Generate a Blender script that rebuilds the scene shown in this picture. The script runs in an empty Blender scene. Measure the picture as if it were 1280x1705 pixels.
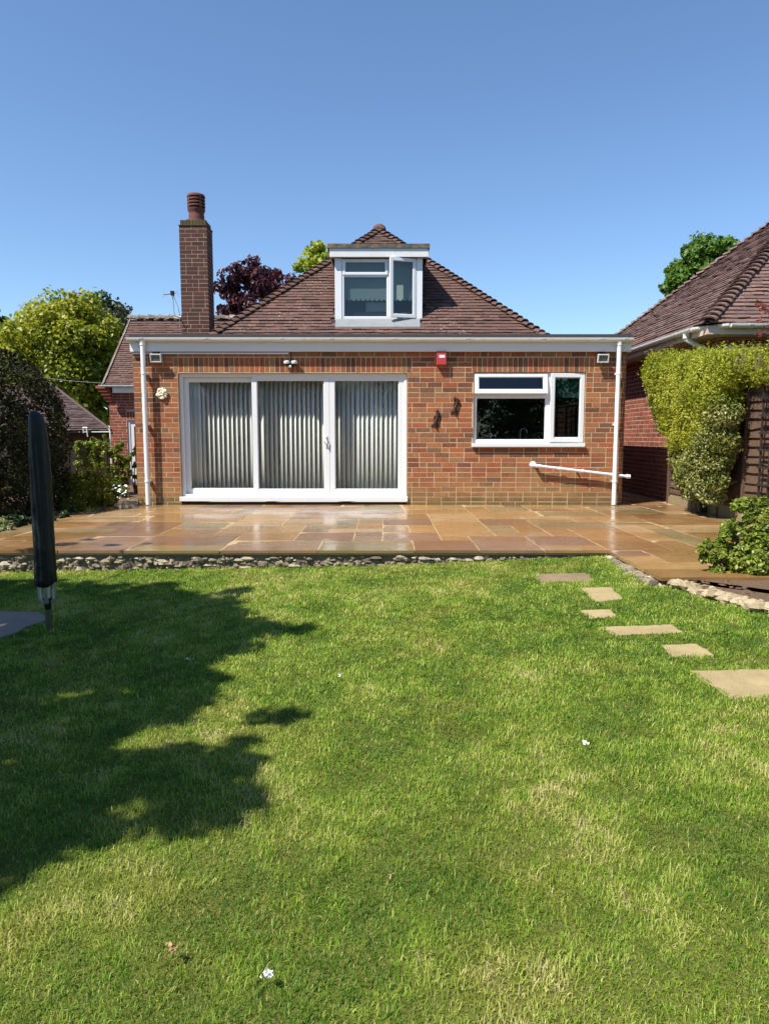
import bpy, math, random
import numpy as np
from mathutils import Vector, Matrix
R = math.radians
rng = np.random.default_rng(7)
random.seed(11)
S = bpy.context.scene
COL = S.collection

# ------------------------------------------------------------------ camera, sky, sun, exposure
F = 1183.0; CXP, CYP = 640.0, 852.5; PITCH = math.atan(127.5 / F); CAMZ = 1.05
cd = bpy.data.cameras.new('camera'); cam = bpy.data.objects.new('camera', cd); COL.objects.link(cam)
cd.sensor_fit = 'HORIZONTAL'; cd.sensor_width = 36.0; cd.lens = F / 1280 * 36
cd.clip_start = 0.05; cd.clip_end = 2000
cam.location = (0, 0, CAMZ); cam.rotation_euler = (math.pi / 2 - PITCH, 0, 0)
S.camera = cam
SUN = Vector((1.3, 1.0, -2.3)).normalized()          # direction in which the sunlight travels
EL = math.asin(-SUN.z); AZ = math.atan2(-SUN.x, -SUN.y)
w = bpy.data.worlds.new('World'); S.world = w; w.use_nodes = True
wn = w.node_tree.nodes; wl = w.node_tree.links
sky = wn.new('ShaderNodeTexSky'); sky.sky_type = 'NISHITA'; sky.sun_disc = False
sky.sun_elevation = EL; sky.sun_rotation = AZ; sky.altitude = 100
sky.air_density = 1.0; sky.dust_density = 0.15; sky.ozone_density = 1.6
tint = wn.new('ShaderNodeMix'); tint.data_type = 'RGBA'; tint.blend_type = 'MULTIPLY'; tint.inputs[0].default_value = 1; tint.inputs[7].default_value = (.86, .995, 1.13, 1)
wl.new(sky.outputs[0], tint.inputs[6]); wl.new(tint.outputs[2], wn['Background'].inputs[0]); wn['Background'].inputs[1].default_value = 0.095
sd = bpy.data.lights.new('sun', 'SUN'); sun = bpy.data.objects.new('sun', sd); COL.objects.link(sun)
sd.energy = 5.0; sd.angle = R(0.5); sd.color = (1.0, 0.95, 0.87)
sun.rotation_euler = SUN.to_track_quat('-Z', 'Y').to_euler(); sun.location = (-8, -6, 14)
S.view_settings.view_transform = 'Standard'; S.view_settings.look = 'None'
S.view_settings.gamma = 1; S.view_settings.exposure = 0.75
S.cycles.max_bounces = 8; S.cycles.transparent_max_bounces = 12

# ------------------------------------------------------------------ helpers
CP, SP = math.cos(PITCH), math.sin(PITCH)
def ray(px, py):
    u = (px - CXP) / F; v = (py - CYP) / F
    return Vector((u, CP - v * SP, -SP - v * CP))
def P(px, py, Y):                                     # the point of depth Y (metres in front of the lens) seen at a pixel
    d = ray(px, py); t = Y / d.y
    return Vector((d.x * t, Y, CAMZ + d.z * t))
def G(px, py, zf):                                    # the point of the ground seen at a pixel
    z = zf if not callable(zf) else -0.15
    d = ray(px, py)
    for _ in range(8):
        t = (z - CAMZ) / d.z
        if callable(zf): z = float(zf(d.x * t, d.y * t))
    return Vector((d.x * t, d.y * t, z))
def lawn_z(x, y):
    return -0.14 + 0.018 * np.clip(x, -4.5, 0.0) + 0.045 * np.clip(x, 0.0, 3.0) - 0.017 * (6.46 - y)

class MB:
    def __init__(s): s.v = []; s.f = []; s.a = []
    def add(s, vs, fs, a=0.5):
        o = len(s.v); s.v += [tuple(q) for q in vs]
        for f in fs: s.f.append(tuple(i + o for i in f)); s.a.append(a)
        return s
    def box(s, lo, hi, a=0.5, M=None, skip=()):
        x0, y0, z0 = lo; x1, y1, z1 = hi
        vs = [Vector(q) for q in ((x0,y0,z0),(x1,y0,z0),(x1,y1,z0),(x0,y1,z0),(x0,y0,z1),(x1,y0,z1),(x1,y1,z1),(x0,y1,z1))]
        if M is not None: vs = [M @ q for q in vs]
        fs = [(0,3,2,1),(4,5,6,7),(0,1,5,4),(1,2,6,5),(2,3,7,6),(3,0,4,7)]
        return s.add(vs, [f for i, f in enumerate(fs) if i not in skip], a)
    def tube(s, pts, r, n=10, a=0.5, cap=True):
        pts = [Vector(q) for q in pts]; rs = r if isinstance(r, (list, tuple)) else [r] * len(pts)
        o = len(s.v); up = None
        for i, q in enumerate(pts):
            t = (pts[min(i+1, len(pts)-1)] - pts[max(i-1, 0)]).normalized()
            if up is None: up = Vector((0,0,1)) if abs(t.z) < .9 else Vector((1,0,0))
            b = t.cross(up).normalized(); up = b.cross(t).normalized()
            for k in range(n):
                an = 2 * math.pi * k / n
                s.v.append(tuple(q + (b * math.cos(an) + up * math.sin(an)) * rs[i]))
        for i in range(len(pts) - 1):
            for k in range(n):
                s.f.append((o+i*n+k, o+i*n+(k+1)%n, o+(i+1)*n+(k+1)%n, o+(i+1)*n+k)); s.a.append(a)
        if cap:
            s.f.append(tuple(o + k for k in range(n))[::-1]); s.a.append(a)
            s.f.append(tuple(o + (len(pts)-1)*n + k for k in range(n))); s.a.append(a)
        return s
    def lathe(s, c, prof, n=24, a=0.5):
        o = len(s.v)
        for r, z in prof:
            for k in range(n):
                an = 2*math.pi*k/n; s.v.append((c[0]+r*math.cos(an), c[1]+r*math.sin(an), c[2]+z))
        for i in range(len(prof)-1):
            for k in range(n):
                s.f.append((o+i*n+k, o+i*n+(k+1)%n, o+(i+1)*n+(k+1)%n, o+(i+1)*n+k)); s.a.append(a)
        s.f.append(tuple(o+k for k in range(n))[::-1]); s.a.append(a)
        s.f.append(tuple(o+(len(prof)-1)*n+k for k in range(n))); s.a.append(a)
        return s
    def prism(s, poly, axis_vec, a=0.5):              # a planar outline given a real thickness
        n = len(poly); p0 = [Vector(q) for q in poly]; ex = Vector(axis_vec)
        s.add(p0 + [q + ex for q in p0], [tuple(range(n))[::-1], tuple(range(n, 2*n))] +
              [(i, (i+1)%n, n+(i+1)%n, n+i) for i in range(n)], a)
        return s
    def rock(s, c, r, a=0.5, seed=0, ang=False):      # one irregular stone
        g = random.Random(seed); n, m = (7, 4) if ang else (8, 5)
        ph = [g.uniform(0, 6.28) for _ in range(4)]; jt = .32 if ang else .12; tw = g.uniform(0, 6.28)
        vs = []
        for i in range(m + 1):
            th = math.pi * i / m
            for k in range(n):
                an = 2*math.pi*k/n + tw
                q = 1 + .16*math.sin(2*an+ph[0]) + .12*math.sin(3*th+ph[1]+an) + g.uniform(-jt, jt)*(0 < i < m)
                vs.append((c[0]+r[0]*q*math.sin(th)*math.cos(an), c[1]+r[1]*q*math.sin(th)*math.sin(an), c[2]+r[2]*math.cos(th)*(1+.1*math.sin(an+ph[2]))))
        fs = [(i*n+k, (i+1)*n+k, (i+1)*n+(k+1)%n, i*n+(k+1)%n) for i in range(m) for k in range(n)]
        return s.add(vs, fs, a)
    def build(s, name, m, parent=None, smooth=False, bevel=0.0, fix=True):
        me = bpy.data.meshes.new(name); me.from_pydata(s.v, [], s.f)
        at = me.attributes.new('rnd', 'FLOAT', 'FACE'); at.data.foreach_set('value', np.array(s.a, dtype=np.float32))
        me.materials.append(m)
        if fix:
            import bmesh
            b = bmesh.new(); b.from_mesh(me); bmesh.ops.recalc_face_normals(b, faces=b.faces); b.to_mesh(me); b.free()
        if smooth:
            me.polygons.foreach_set('use_smooth', [True] * len(me.polygons)); me.set_sharp_from_angle(angle=R(48))
        o = bpy.data.objects.new(name, me); COL.objects.link(o)
        if bevel:
            bv = o.modifiers.new('bevel', 'BEVEL'); bv.width = bevel; bv.segments = 2; bv.limit_method = 'ANGLE'
        if parent is not None: put(o, parent)
        return o
def put(o, parent):                                   # parent without moving (things are never rotated)
    loc = Vector((0, 0, 0)); p = parent
    while p is not None: loc += p.location; p = p.parent
    o.parent = parent; o.location = o.location - loc
def thing(name, label, cat, loc=(0,0,0), group=None):
    o = bpy.data.objects.new(name, None); COL.objects.link(o); o.location = loc; o.empty_display_size = .2
    return tag(o, label, cat, group)
def tag(o, label, cat, group=None):
    o['label'] = label; o['category'] = cat
    if group: o['group'] = group
    return o
def struct(o, kind='structure', label=None, cat=None):
    o['kind'] = kind
    if label: o['label'] = label
    if cat: o['category'] = cat
    return o
def fast_mesh(name, V, faces_flat, starts, totals, attrs, m, parent=None):
    me = bpy.data.meshes.new(name)
    me.vertices.add(len(V)); me.vertices.foreach_set('co', V.astype(np.float32).ravel())
    me.loops.add(len(faces_flat)); me.loops.foreach_set('vertex_index', faces_flat.astype(np.int32))
    me.polygons.add(len(starts)); me.polygons.foreach_set('loop_start', starts.astype(np.int32))
    me.update(calc_edges=True)
    for k, a in attrs.items():
        at = me.attributes.new(k, 'FLOAT', 'FACE'); at.data.foreach_set('value', a.astype(np.float32))
    me.materials.append(m); me.validate()
    o = bpy.data.objects.new(name, me); COL.objects.link(o)
    if parent is not None: put(o, parent)
    return o
def vnoise(x, y, s, seed=0):                          # smooth value noise
    g = np.random.default_rng(seed).random((64, 64))
    X = x / s + 1000.3; Y = y / s + 1000.7
    xi = np.floor(X).astype(int); yi = np.floor(Y).astype(int); fx = X - xi; fy = Y - yi
    fx = fx*fx*(3-2*fx); fy = fy*fy*(3-2*fy)
    q = lambda a, b: g[a % 64, b % 64]
    return (q(xi,yi)*(1-fx)+q(xi+1,yi)*fx)*(1-fy)+(q(xi,yi+1)*(1-fx)+q(xi+1,yi+1)*fx)*fy

# ------------------------------------------------------------------ materials
class NT:
    def __init__(s, name):
        s.m = bpy.data.materials.new(name); s.m.use_nodes = True; s.t = s.m.node_tree
        s.b = s.t.nodes['Principled BSDF']; s.out = s.t.nodes['Material Output']
    def n(s, typ, **kw):
        o = s.t.nodes.new('ShaderNode' + typ)
        for k, v in kw.items():
            if k in o.inputs: o.inputs[k].default_value = v
            else: setattr(o, k, v)
        return o
    def l(s, a, b): s.t.links.new(a, b)
    def attr(s, nm='rnd'): return s.n('Attribute', attribute_name=nm).outputs['Fac']
    def noise(s, scale, detail=4, rough=.6, vec=None, out='Fac', dist=0):
        o = s.n('TexNoise'); o.inputs['Scale'].default_value = scale; o.inputs['Detail'].default_value = detail
        o.inputs['Roughness'].default_value = rough; o.inputs['Distortion'].default_value = dist
        s.l(vec if vec is not None else s.co(), o.inputs['Vector'])
        return o.outputs[out]
    def co(s):
        if not hasattr(s, '_c'): s._c = s.n('NewGeometry').outputs['Position']
        return s._c
    def ramp(s, fac, stops, interp='LINEAR'):
        o = s.n('ValToRGB'); e = o.color_ramp; e.interpolation = interp
        while len(e.elements) < len(stops): e.elements.new(.5)
        for i, (p, c) in enumerate(stops):
            e.elements[i].position = p; c = (c, c, c) if isinstance(c, (int, float)) else c
            e.elements[i].color = (c[0], c[1], c[2], 1)
        s.l(fac, o.inputs[0]); return o.outputs[0]
    def mix(s, a, b, fac, blend='MIX'):
        o = s.n('Mix', data_type='RGBA', blend_type=blend)
        for sock, v in ((o.inputs[6], a), (o.inputs[7], b), (o.inputs[0], fac)):
            if isinstance(v, (tuple, list)): sock.default_value = (*v, 1)[:4]
            elif isinstance(v, (int, float)): sock.default_value = v
            else: s.l(v, sock)
        return o.outputs[2]
    def math(s, op, a, b=0.0, clamp=False):
        o = s.n('Math', operation=op, use_clamp=clamp)
        for i, v in enumerate((a, b)):
            if isinstance(v, (int, float)): o.inputs[i].default_value = v
            else: s.l(v, o.inputs[i])
        return o.outputs[0]
    def z(s):
        o = s.n('SeparateXYZ'); s.l(s.co(), o.inputs[0]); return o.outputs[2]
    def bump(s, h, strength=.3, dist=.01):
        o = s.n('Bump'); o.inputs['Strength'].default_value = strength; o.inputs['Distance'].default_value = dist
        s.l(h, o.inputs['Height']); s.l(o.outputs[0], s.b.inputs['Normal'])
    def set(s, color=None, rough=None, metal=None, spec=None, coat=None):
        for k, v in (('Base Color', color), ('Roughness', rough), ('Metallic', metal), ('Specular IOR Level', spec), ('Coat Weight', coat)):
            if v is None: continue
            if isinstance(v, (tuple, list)): s.b.inputs[k].default_value = (*v, 1)
            elif isinstance(v, (int, float)): s.b.inputs[k].default_value = v
            else: s.l(v, s.b.inputs[k])
        return s
def simple(name, c, rough=.5, metal=0, spec=.5, var=.12, sc=9, bump=0):
    t = NT(name)
    f = t.noise(sc, 5)
    col = t.mix(tuple(q * (1 - var) for q in c), tuple(min(1, q * (1 + var)) for q in c), f)
    t.set(col, rough, metal, spec)
    if bump: t.bump(t.noise(sc * 8, 3), bump, .005)
    return t.m
def brick_mat(name, stops, stain=True, mort=False):
    t = NT(name)
    col = t.ramp(t.attr(), stops)
    n1 = t.noise(26, 6, .7); n2 = t.noise(120, 3, .6)
    col = t.mix(col, t.mix((.32,.32,.32), (1.6,1.5,1.4), n1), .8, 'MULTIPLY')
    col = t.mix(col, (.36,.24,.14), t.math('MULTIPLY', t.ramp(n2, [(.55, 0), (.8, 1)]), .35))
    if stain:
        zz = t.z(); n3 = t.noise(2.2, 5, .65)
        fz = t.math('SUBTRACT', t.math('MULTIPLY', n3, 1.5), t.math('ADD', zz, .2))
        lime = t.math('MULTIPLY', t.ramp(fz, [(.0, 0), (.5, 1)]), .55)
        col = t.mix(col, (.33,.22,.085), lime)
        alg = t.math('MULTIPLY', t.ramp(t.math('SUBTRACT', t.math('MULTIPLY', t.noise(5, 5), .45), zz), [(.02, 0), (.2, 1)]), .6)
        col = t.mix(col, (.07,.07,.025), alg)
    col = t.mix(col, (.09,.055,.035), t.math('MULTIPLY', t.ramp(t.noise(1.7, 6, .75), [(.5,0),(.72,1)]), .38))
    t.set(col, .9, 0, .25)
    t.bump(t.math('ADD', n1, t.math('MULTIPLY', n2, .6)), .35, .006)
    return t.m
M = {}
M['brick'] = brick_mat('red_brick', [(0,(.125,.060,.038)),(.14,(.30,.090,.041)),(.28,(.35,.128,.056)),(.42,(.23,.080,.042)),(.55,(.37,.155,.066)),(.66,(.15,.075,.049)),(.78,(.28,.15,.072)),(.9,(.35,.102,.046)),(1,(.22,.11,.062))])
M['brick2'] = brick_mat('old_brick', [(0,(.15,.05,.035)),(.3,(.27,.075,.045)),(.6,(.22,.06,.042)),(1,(.33,.1,.06))], False)
M['chimbrick'] = brick_mat('dark_brick', [(0,(.055,.030,.025)),(.35,(.085,.036,.028)),(.65,(.07,.034,.029)),(1,(.105,.044,.033))], False)
M['mortar'] = simple('mortar', (.50,.365,.22), .95, 0, .2, .3, 14, .4)
M['mortar2'] = simple('grey_mortar', (.50,.38,.28), .95, 0, .2, .3, 14, .4)
M['mortarchim'] = simple('chimney_mortar', (.34,.24,.19), .95, 0, .2, .35, 14, .4)
def tile_mat(name, stops, lich=.62):
    t = NT(name)
    col = t.ramp(t.attr(), stops)
    n1 = t.noise(18, 6, .7)
    col = t.mix(col, t.mix((.6,.6,.6), (1.35,1.35,1.32), n1), .6, 'MULTIPLY')
    sp = t.ramp(t.noise(24, 3, .6), [(lich, 0), (lich + .05, 1)])
    big = t.ramp(t.noise(1.3, 3), [(.42, 0), (.6, 1)])
    col = t.mix(col, (.42,.38,.31), t.math('MULTIPLY', t.math('MULTIPLY', sp, big), .8))
    t.set(col, .85, 0, .3); t.bump(t.noise(90, 4), .3, .004)
    return t.m
M['tile'] = tile_mat('clay_tile', [(0,(.065,.036,.030)),(.25,(.115,.060,.046)),(.5,(.092,.052,.044)),(.75,(.135,.072,.055)),(.93,(.10,.062,.053)),(1,(.135,.066,.048))])
M['tile_moss'] = tile_mat('mossy_ridge', [(0,(.09,.075,.055)),(.5,(.14,.10,.08)),(1,(.11,.085,.06))], .5)
M['tile2'] = tile_mat('plum_tile', [(0,(.105,.066,.057)),(.3,(.16,.098,.082)),(.6,(.132,.081,.070)),(1,(.19,.115,.092))], .64)
M['tile3'] = tile_mat('dark_tile', [(0,(.055,.036,.034)),(.5,(.085,.055,.05)),(1,(.11,.075,.066))], .66)
def upvc(name, c, dirt):
    t = NT(name); mp = t.n('Mapping'); mp.inputs['Scale'].default_value = (2.2, 2.2, .7); t.l(t.co(), mp.inputs[0])
    st = t.ramp(t.noise(3.0, 6, .7, mp.outputs[0]), [(.5, 0), (.78, 1)]); sp = t.ramp(t.noise(7, 5, .7), [(.55, 0), (.75, 1)])
    t.set(t.mix(c, (.42,.41,.36), t.math('MULTIPLY', t.math('MAXIMUM', st, sp), dirt)), .32, 0, .5); return t.m
M['white'] = upvc('white_upvc', (.70,.71,.715), .09)
M['white_pipe'] = upvc('white_pipe', (.80,.80,.80), .16)
M['white_old'] = upvc('white_gutter', (.67,.67,.65), .45)
M['beige'] = simple('beige_soffit', (.55,.44,.36), .6, 0, .4, .08, 6)
M['felt'] = simple('roofing_felt', (.05,.052,.058), .9, 0, .3, .4, 20, .5)
def felt_moss():
    t = NT('mossy_felt'); n = t.noise(9, 6, .7)
    t.set(t.ramp(n, [(.3,(.05,.05,.045)),(.5,(.12,.11,.09)),(.62,(.24,.13,.05)),(.75,(.16,.15,.11))]), .95, 0, .2); t.bump(n, .5, .01); return t.m
M['feltmoss'] = felt_moss()
M['lead'] = simple('lead_flashing', (.20,.215,.22), .55, 0, .5, .3, 8, .3)
M['black'] = simple('black_plastic', (.016,.016,.017), .7, 0, .2)
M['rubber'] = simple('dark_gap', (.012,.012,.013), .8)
M['steel'] = simple('galvanised_steel', (.55,.57,.58), .35, .85, .5, .12, 20)
M['alu'] = simple('aluminium', (.62,.63,.65), .4, .8, .5, .1, 20)
M['grey_metal'] = simple('painted_grey_metal', (.62,.61,.58), .45)
M['red_box'] = simple('faded_red_plastic', (.42,.05,.048), .4, 0, .5, .06)
M['iron'] = simple('dark_cast_iron', (.05,.026,.02), .55, .3)
M['plaque'] = simple('cream_plaster', (.75,.70,.48), .7, 0, .3, .12, 30)
M['terracotta'] = simple('terracotta', (.12,.045,.034), .8, 0, .3, .3, 14, .3)
M['terradark'] = simple('sooty_terracotta', (.03,.018,.016), .9)
M['slat'] = None
M['wallin'] = simple('interior_plaster', (.45,.43,.39), .9, 0, .2, .06)
M['wallpale'] = simple('pale_plaster', (.72,.70,.65), .9, 0, .2, .05)
M['floorin'] = simple('interior_floor', (.12,.09,.07), .7)
M['greenblind'] = simple('green_roller_blind', (.045,.16,.12), .8, 0, .2, .1)
M['whiteblind'] = simple('pale_roller_blind', (.50,.56,.53), .8, 0, .2, .05)
M['worktop'] = simple('worktop', (.08,.075,.07), .3)
M['bottle'] = simple('clear_bottle', (.45,.52,.58), .15)
def lamp_glass():
    t = NT('lamp_glass'); t.set((.11,.125,.12), .15, 0, .5, .3); return t.m
M['lampglass'] = lamp_glass()
def glass(name, tint, boost=1.6):
    t = NT(name)
    tr = t.n('BsdfTransparent'); tr.inputs[0].default_value = (*tint, 1)
    gl = t.n('BsdfGlossy'); gl.inputs['Roughness'].default_value = 0.006
    lw = t.n('LayerWeight'); lw.inputs[0].default_value = .5; fr_ = t.math('ADD', .042, t.math('MULTIPLY', t.math('POWER', lw.outputs['Facing'], 5.0), .95))
    mx = t.n('MixShader'); t.l(t.math('MULTIPLY', fr_, boost, True), mx.inputs[0])
    t.l(tr.outputs[0], mx.inputs[1]); t.l(gl.outputs[0], mx.inputs[2]); t.l(mx.outputs[0], t.out.inputs[0])
    bn = t.n('Bump'); bn.inputs['Strength'].default_value = .012; bn.inputs['Distance'].default_value = .02
    t.l(t.noise(2.2, 1), bn.inputs['Height']); t.l(bn.outputs[0], gl.inputs['Normal'])
    t.t.nodes.remove(t.b); return t.m
M['glass'] = glass('window_glass', (.99,.995,.99), .5)
M['glassdark'] = glass('double_glazing', (.66,.71,.70), 1.15)
def stone_mat():                                      # wet riven sandstone paving
    t = NT('wet_sandstone')
    r = t.attr()
    base = t.ramp(r, [(0,(.22,.125,.050)),(.13,(.28,.17,.075)),(.26,(.18,.105,.060)),(.38,(.31,.19,.078)),(.5,(.20,.15,.075)),(.61,(.27,.145,.050)),(.72,(.22,.135,.080)),(.83,(.33,.22,.11)),(.93,(.22,.165,.08)),(1,(.27,.16,.06))], 'CONSTANT')
    mp = t.n('Mapping'); t.l(t.co(), mp.inputs[0]); mp.inputs['Scale'].default_value = (1.0, 3.2, 1)
    cb = t.n('CombineXYZ'); t.l(t.math('MULTIPLY', r, 40), cb.inputs[0]); t.l(t.math('MULTIPLY', r, 17), cb.inputs[1]); t.l(cb.outputs[0], mp.inputs['Location'])
    band = t.noise(2.1, 5, .62, mp.outputs[0], dist=1.3)
    col = t.mix(base, t.mix((.62,.66,.7), (1.4,1.25,1.05), band), .8, 'MULTIPLY')
    col = t.mix(col, (.10,.085,.06), t.math('MULTIPLY', t.ramp(t.noise(3.1, 6, .7), [(.52, 0), (.75, 1)]), .4))
    wet = t.noise(.9, 4, .6)
    dry = t.noise(2.6, 6, .7); ro = t.ramp(t.math('ADD', t.math('MULTIPLY', wet, .7), t.math('MULTIPLY', dry, .3)), [(.38, .10), (.50, .22), (.60, .42)])
    t.set(col, ro, 0, .55)
    h = t.math('ADD', t.math('MULTIPLY', t.noise(7, 4, .55), 1.0), t.math('MULTIPLY', t.noise(38, 3), .22))
    t.bump(h, .22, .012)
    return t.m
M['stone'] = stone_mat()
M['joint'] = simple('paving_mortar', (.40,.28,.15), .6, 0, .4, .25, 7, .3)
M['edge'] = simple('slab_edge', (.07,.055,.04), .8, 0, .3, .4, 9)
def flint_mat(name, stops):
    t = NT(name); n = t.noise(22, 6, .7)
    col = t.mix(t.ramp(t.attr(), stops), t.mix((.45,.45,.45), (1.4,1.4,1.4), n), .8, 'MULTIPLY')
    t.set(col, .85, 0, .3); t.bump(n, .6, .02); return t.m
M['flint'] = flint_mat('flint_rubble', [(0,(.09,.075,.06)),(.3,(.25,.20,.13)),(.5,(.17,.14,.10)),(.75,(.34,.28,.19)),(1,(.45,.39,.30))])
M['edging'] = flint_mat('limestone_edging', [(0,(.22,.17,.10)),(.5,(.34,.27,.16)),(1,(.45,.37,.24))])
M['rubblecore'] = simple('rubble_mortar', (.17,.14,.10), .95, 0, .2, .4, 20, .6)
M['step'] = None
def slab_mat(name, c, c2):
    t = NT(name); n = t.noise(5, 6, .65); g = t.noise(160, 2)
    col = t.mix(t.mix(c2, c, t.ramp(n, [(.3,0),(.6,1)])), t.mix((.6,.6,.6), (1.3,1.3,1.3), g), .8, 'MULTIPLY'); col = t.mix(col, (.12,.11,.06), t.math('MULTIPLY', t.ramp(t.noise(11, 6, .75), [(.56,0),(.7,1)]), .4))
    t.set(col, .9, 0, .25); t.bump(g, .4, .004); return t.m
M['step'] = slab_mat('buff_slab', (.37,.285,.14), (.27,.205,.105))
M['stepdark'] = slab_mat('brown_slab', (.24,.17,.10), (.17,.12,.075))
M['stepgrey'] = slab_mat('grey_slab', (.27,.215,.17), (.20,.165,.135))
M['soil'] = simple('dark_soil', (.12,.076,.046), .95, 0, .2, .5, 30, .5)
M['path'] = simple('side_path', (.30,.22,.14), .8, 0, .3, .3, 5, .4)
M['earth'] = simple('ground_earth', (.06,.07,.03), .95, 0, .2, .4, 2)
M['fence'] = simple('brown_stained_timber', (.105,.062,.040), .85, 0, .3, .35, 12, .4)
M['fence_shade_dark'] = simple('shade_dark_trellis_timber', (.028,.02,.017), .85, 0, .3, .3, 12, .4)  # dark trellis timber, made blacker to stand for the shade at the left
M['concrete'] = simple('mossy_concrete', (.25,.20,.11), .95, 0, .2, .35, 7, .5)
M['cover'] = None
def cover_mat():
    t = NT('green_cover_fabric'); n = t.noise(14, 4)
    t.set(t.mix((.004,.009,.008), (.009,.016,.014), n), .5, 0, .35); t.bump(n, .4, .03); return t.m
M['cover'] = cover_mat()
M['bark'] = simple('bark', (.10,.075,.055), .95, 0, .2, .4, 12, .8)
M['wire'] = simple('cable', (.25,.25,.25), .6)
def leaf_mat(name, stops, trans=.35, rough=.45, spec=.4):
    t = NT(name); col = t.ramp(t.attr(), stops)
    t.set(col, rough, 0, spec)
    tl = t.n('BsdfTranslucent'); t.l(col, tl.inputs[0])
    mx = t.n('MixShader'); mx.inputs[0].default_value = trans
    t.l(t.b.outputs[0], mx.inputs[1]); t.l(tl.outputs[0], mx.inputs[2]); t.l(mx.outputs[0], t.out.inputs[0])
    return t.m
M['lf_lime'] = leaf_mat('lime_leaves', [(0,(.15,.19,.014)),(.5,(.30,.325,.02)),(1,(.46,.44,.04))], .45)
M['lf_dark'] = leaf_mat('dark_green_leaves', [(0,(.02,.04,.012)),(.5,(.035,.065,.018)),(1,(.055,.09,.024))], .25)
M['lf_grey'] = leaf_mat('grey_green_leaves', [(0,(.05,.055,.03)),(.5,(.08,.085,.05)),(1,(.11,.12,.075))], .3)
M['lf_purple'] = leaf_mat('copper_leaves', [(0,(.035,.014,.022)),(.5,(.07,.022,.030)),(1,(.125,.04,.045))], .35)
M['lf_mid'] = leaf_mat('mid_green_leaves', [(0,(.06,.12,.015)),(.5,(.105,.20,.022)),(1,(.16,.27,.04))], .4)
M['lf_yellow'] = leaf_mat('yellow_green_leaves', [(0,(.18,.24,.02)),(.5,(.30,.36,.025)),(1,(.44,.45,.04))], .45)
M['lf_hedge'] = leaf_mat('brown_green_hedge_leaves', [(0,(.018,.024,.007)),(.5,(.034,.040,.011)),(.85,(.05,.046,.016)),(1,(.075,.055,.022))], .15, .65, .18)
M['lf_varieg'] = leaf_mat('variegated_leaves', [(0,(.17,.22,.02)),(.4,(.34,.37,.028)),(.75,(.50,.50,.055)),(1,(.62,.60,.17))], .4, .45, .3)
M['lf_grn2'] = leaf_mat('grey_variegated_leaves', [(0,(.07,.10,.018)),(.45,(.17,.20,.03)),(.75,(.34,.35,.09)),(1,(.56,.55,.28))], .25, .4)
M['lf_bush'] = leaf_mat('glossy_green_leaves', [(0,(.10,.145,.018)),(.5,(.21,.275,.032)),(.9,(.34,.40,.055)),(1,(.38,.26,.09))], .38, .36, .5)
M['lf_red'] = leaf_mat('red_leaves', [(0,(.22,.035,.025)),(1,(.36,.075,.045))], .4)
M['lf_gold'] = leaf_mat('golden_shrub_leaves', [(0,(.12,.14,.01)),(.5,(.22,.23,.014)),(1,(.32,.29,.03))], .4)
M['lf_pale'] = leaf_mat('pale_leaves', [(0,(.10,.14,.03)),(.6,(.20,.24,.07)),(1,(.62,.62,.38))], .3)
M['petal'] = leaf_mat('white_petals', [(0,(.75,.75,.72)),(1,(.85,.85,.82))], .2)
M['deadleaf'] = leaf_mat('dried_leaf', [(0,(.36,.23,.10)),(1,(.50,.35,.17))], .2)
def grass_mat():
    t = NT('grass_blades')
    a = t.ramp(t.attr('rnd'), [(0,(.06,.15,.010)),(.35,(.175,.305,.022)),(.65,(.30,.405,.04)),(.86,(.44,.50,.09)),(1,(.58,.52,.22))])
    b = t.ramp(t.attr('rnd'), [(0,(.20,.22,.025)),(.4,(.32,.33,.05)),(.75,(.46,.42,.10)),(1,(.66,.56,.28))])
    col = t.mix(a, b, t.attr('dry'))
    t.set(col, .5, 0, .35)
    tl = t.n('BsdfTranslucent'); t.l(col, tl.inputs[0]); mx = t.n('MixShader'); mx.inputs[0].default_value = .4
    t.l(t.b.outputs[0], mx.inputs[1]); t.l(tl.outputs[0], mx.inputs[2]); t.l(mx.outputs[0], t.out.inputs[0])
    return t.m
M['grass'] = grass_mat()
M['slat'] = leaf_mat('blind_fabric', [(0,(.76,.775,.73)),(1,(.84,.855,.81))], .28, .85, .15)
def turf_mat():
    t = NT('turf'); n = t.noise(3, 5); g = t.noise(90, 3)
    t.set(t.mix(t.mix((.08,.11,.018), (.15,.14,.035), n), t.mix((.5,.5,.5), (1.4,1.4,1.4), g), .8, 'MULTIPLY'), .95, 0, .1); t.bump(g, .8, .02); return t.m
M['turf'] = turf_mat()

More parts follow.
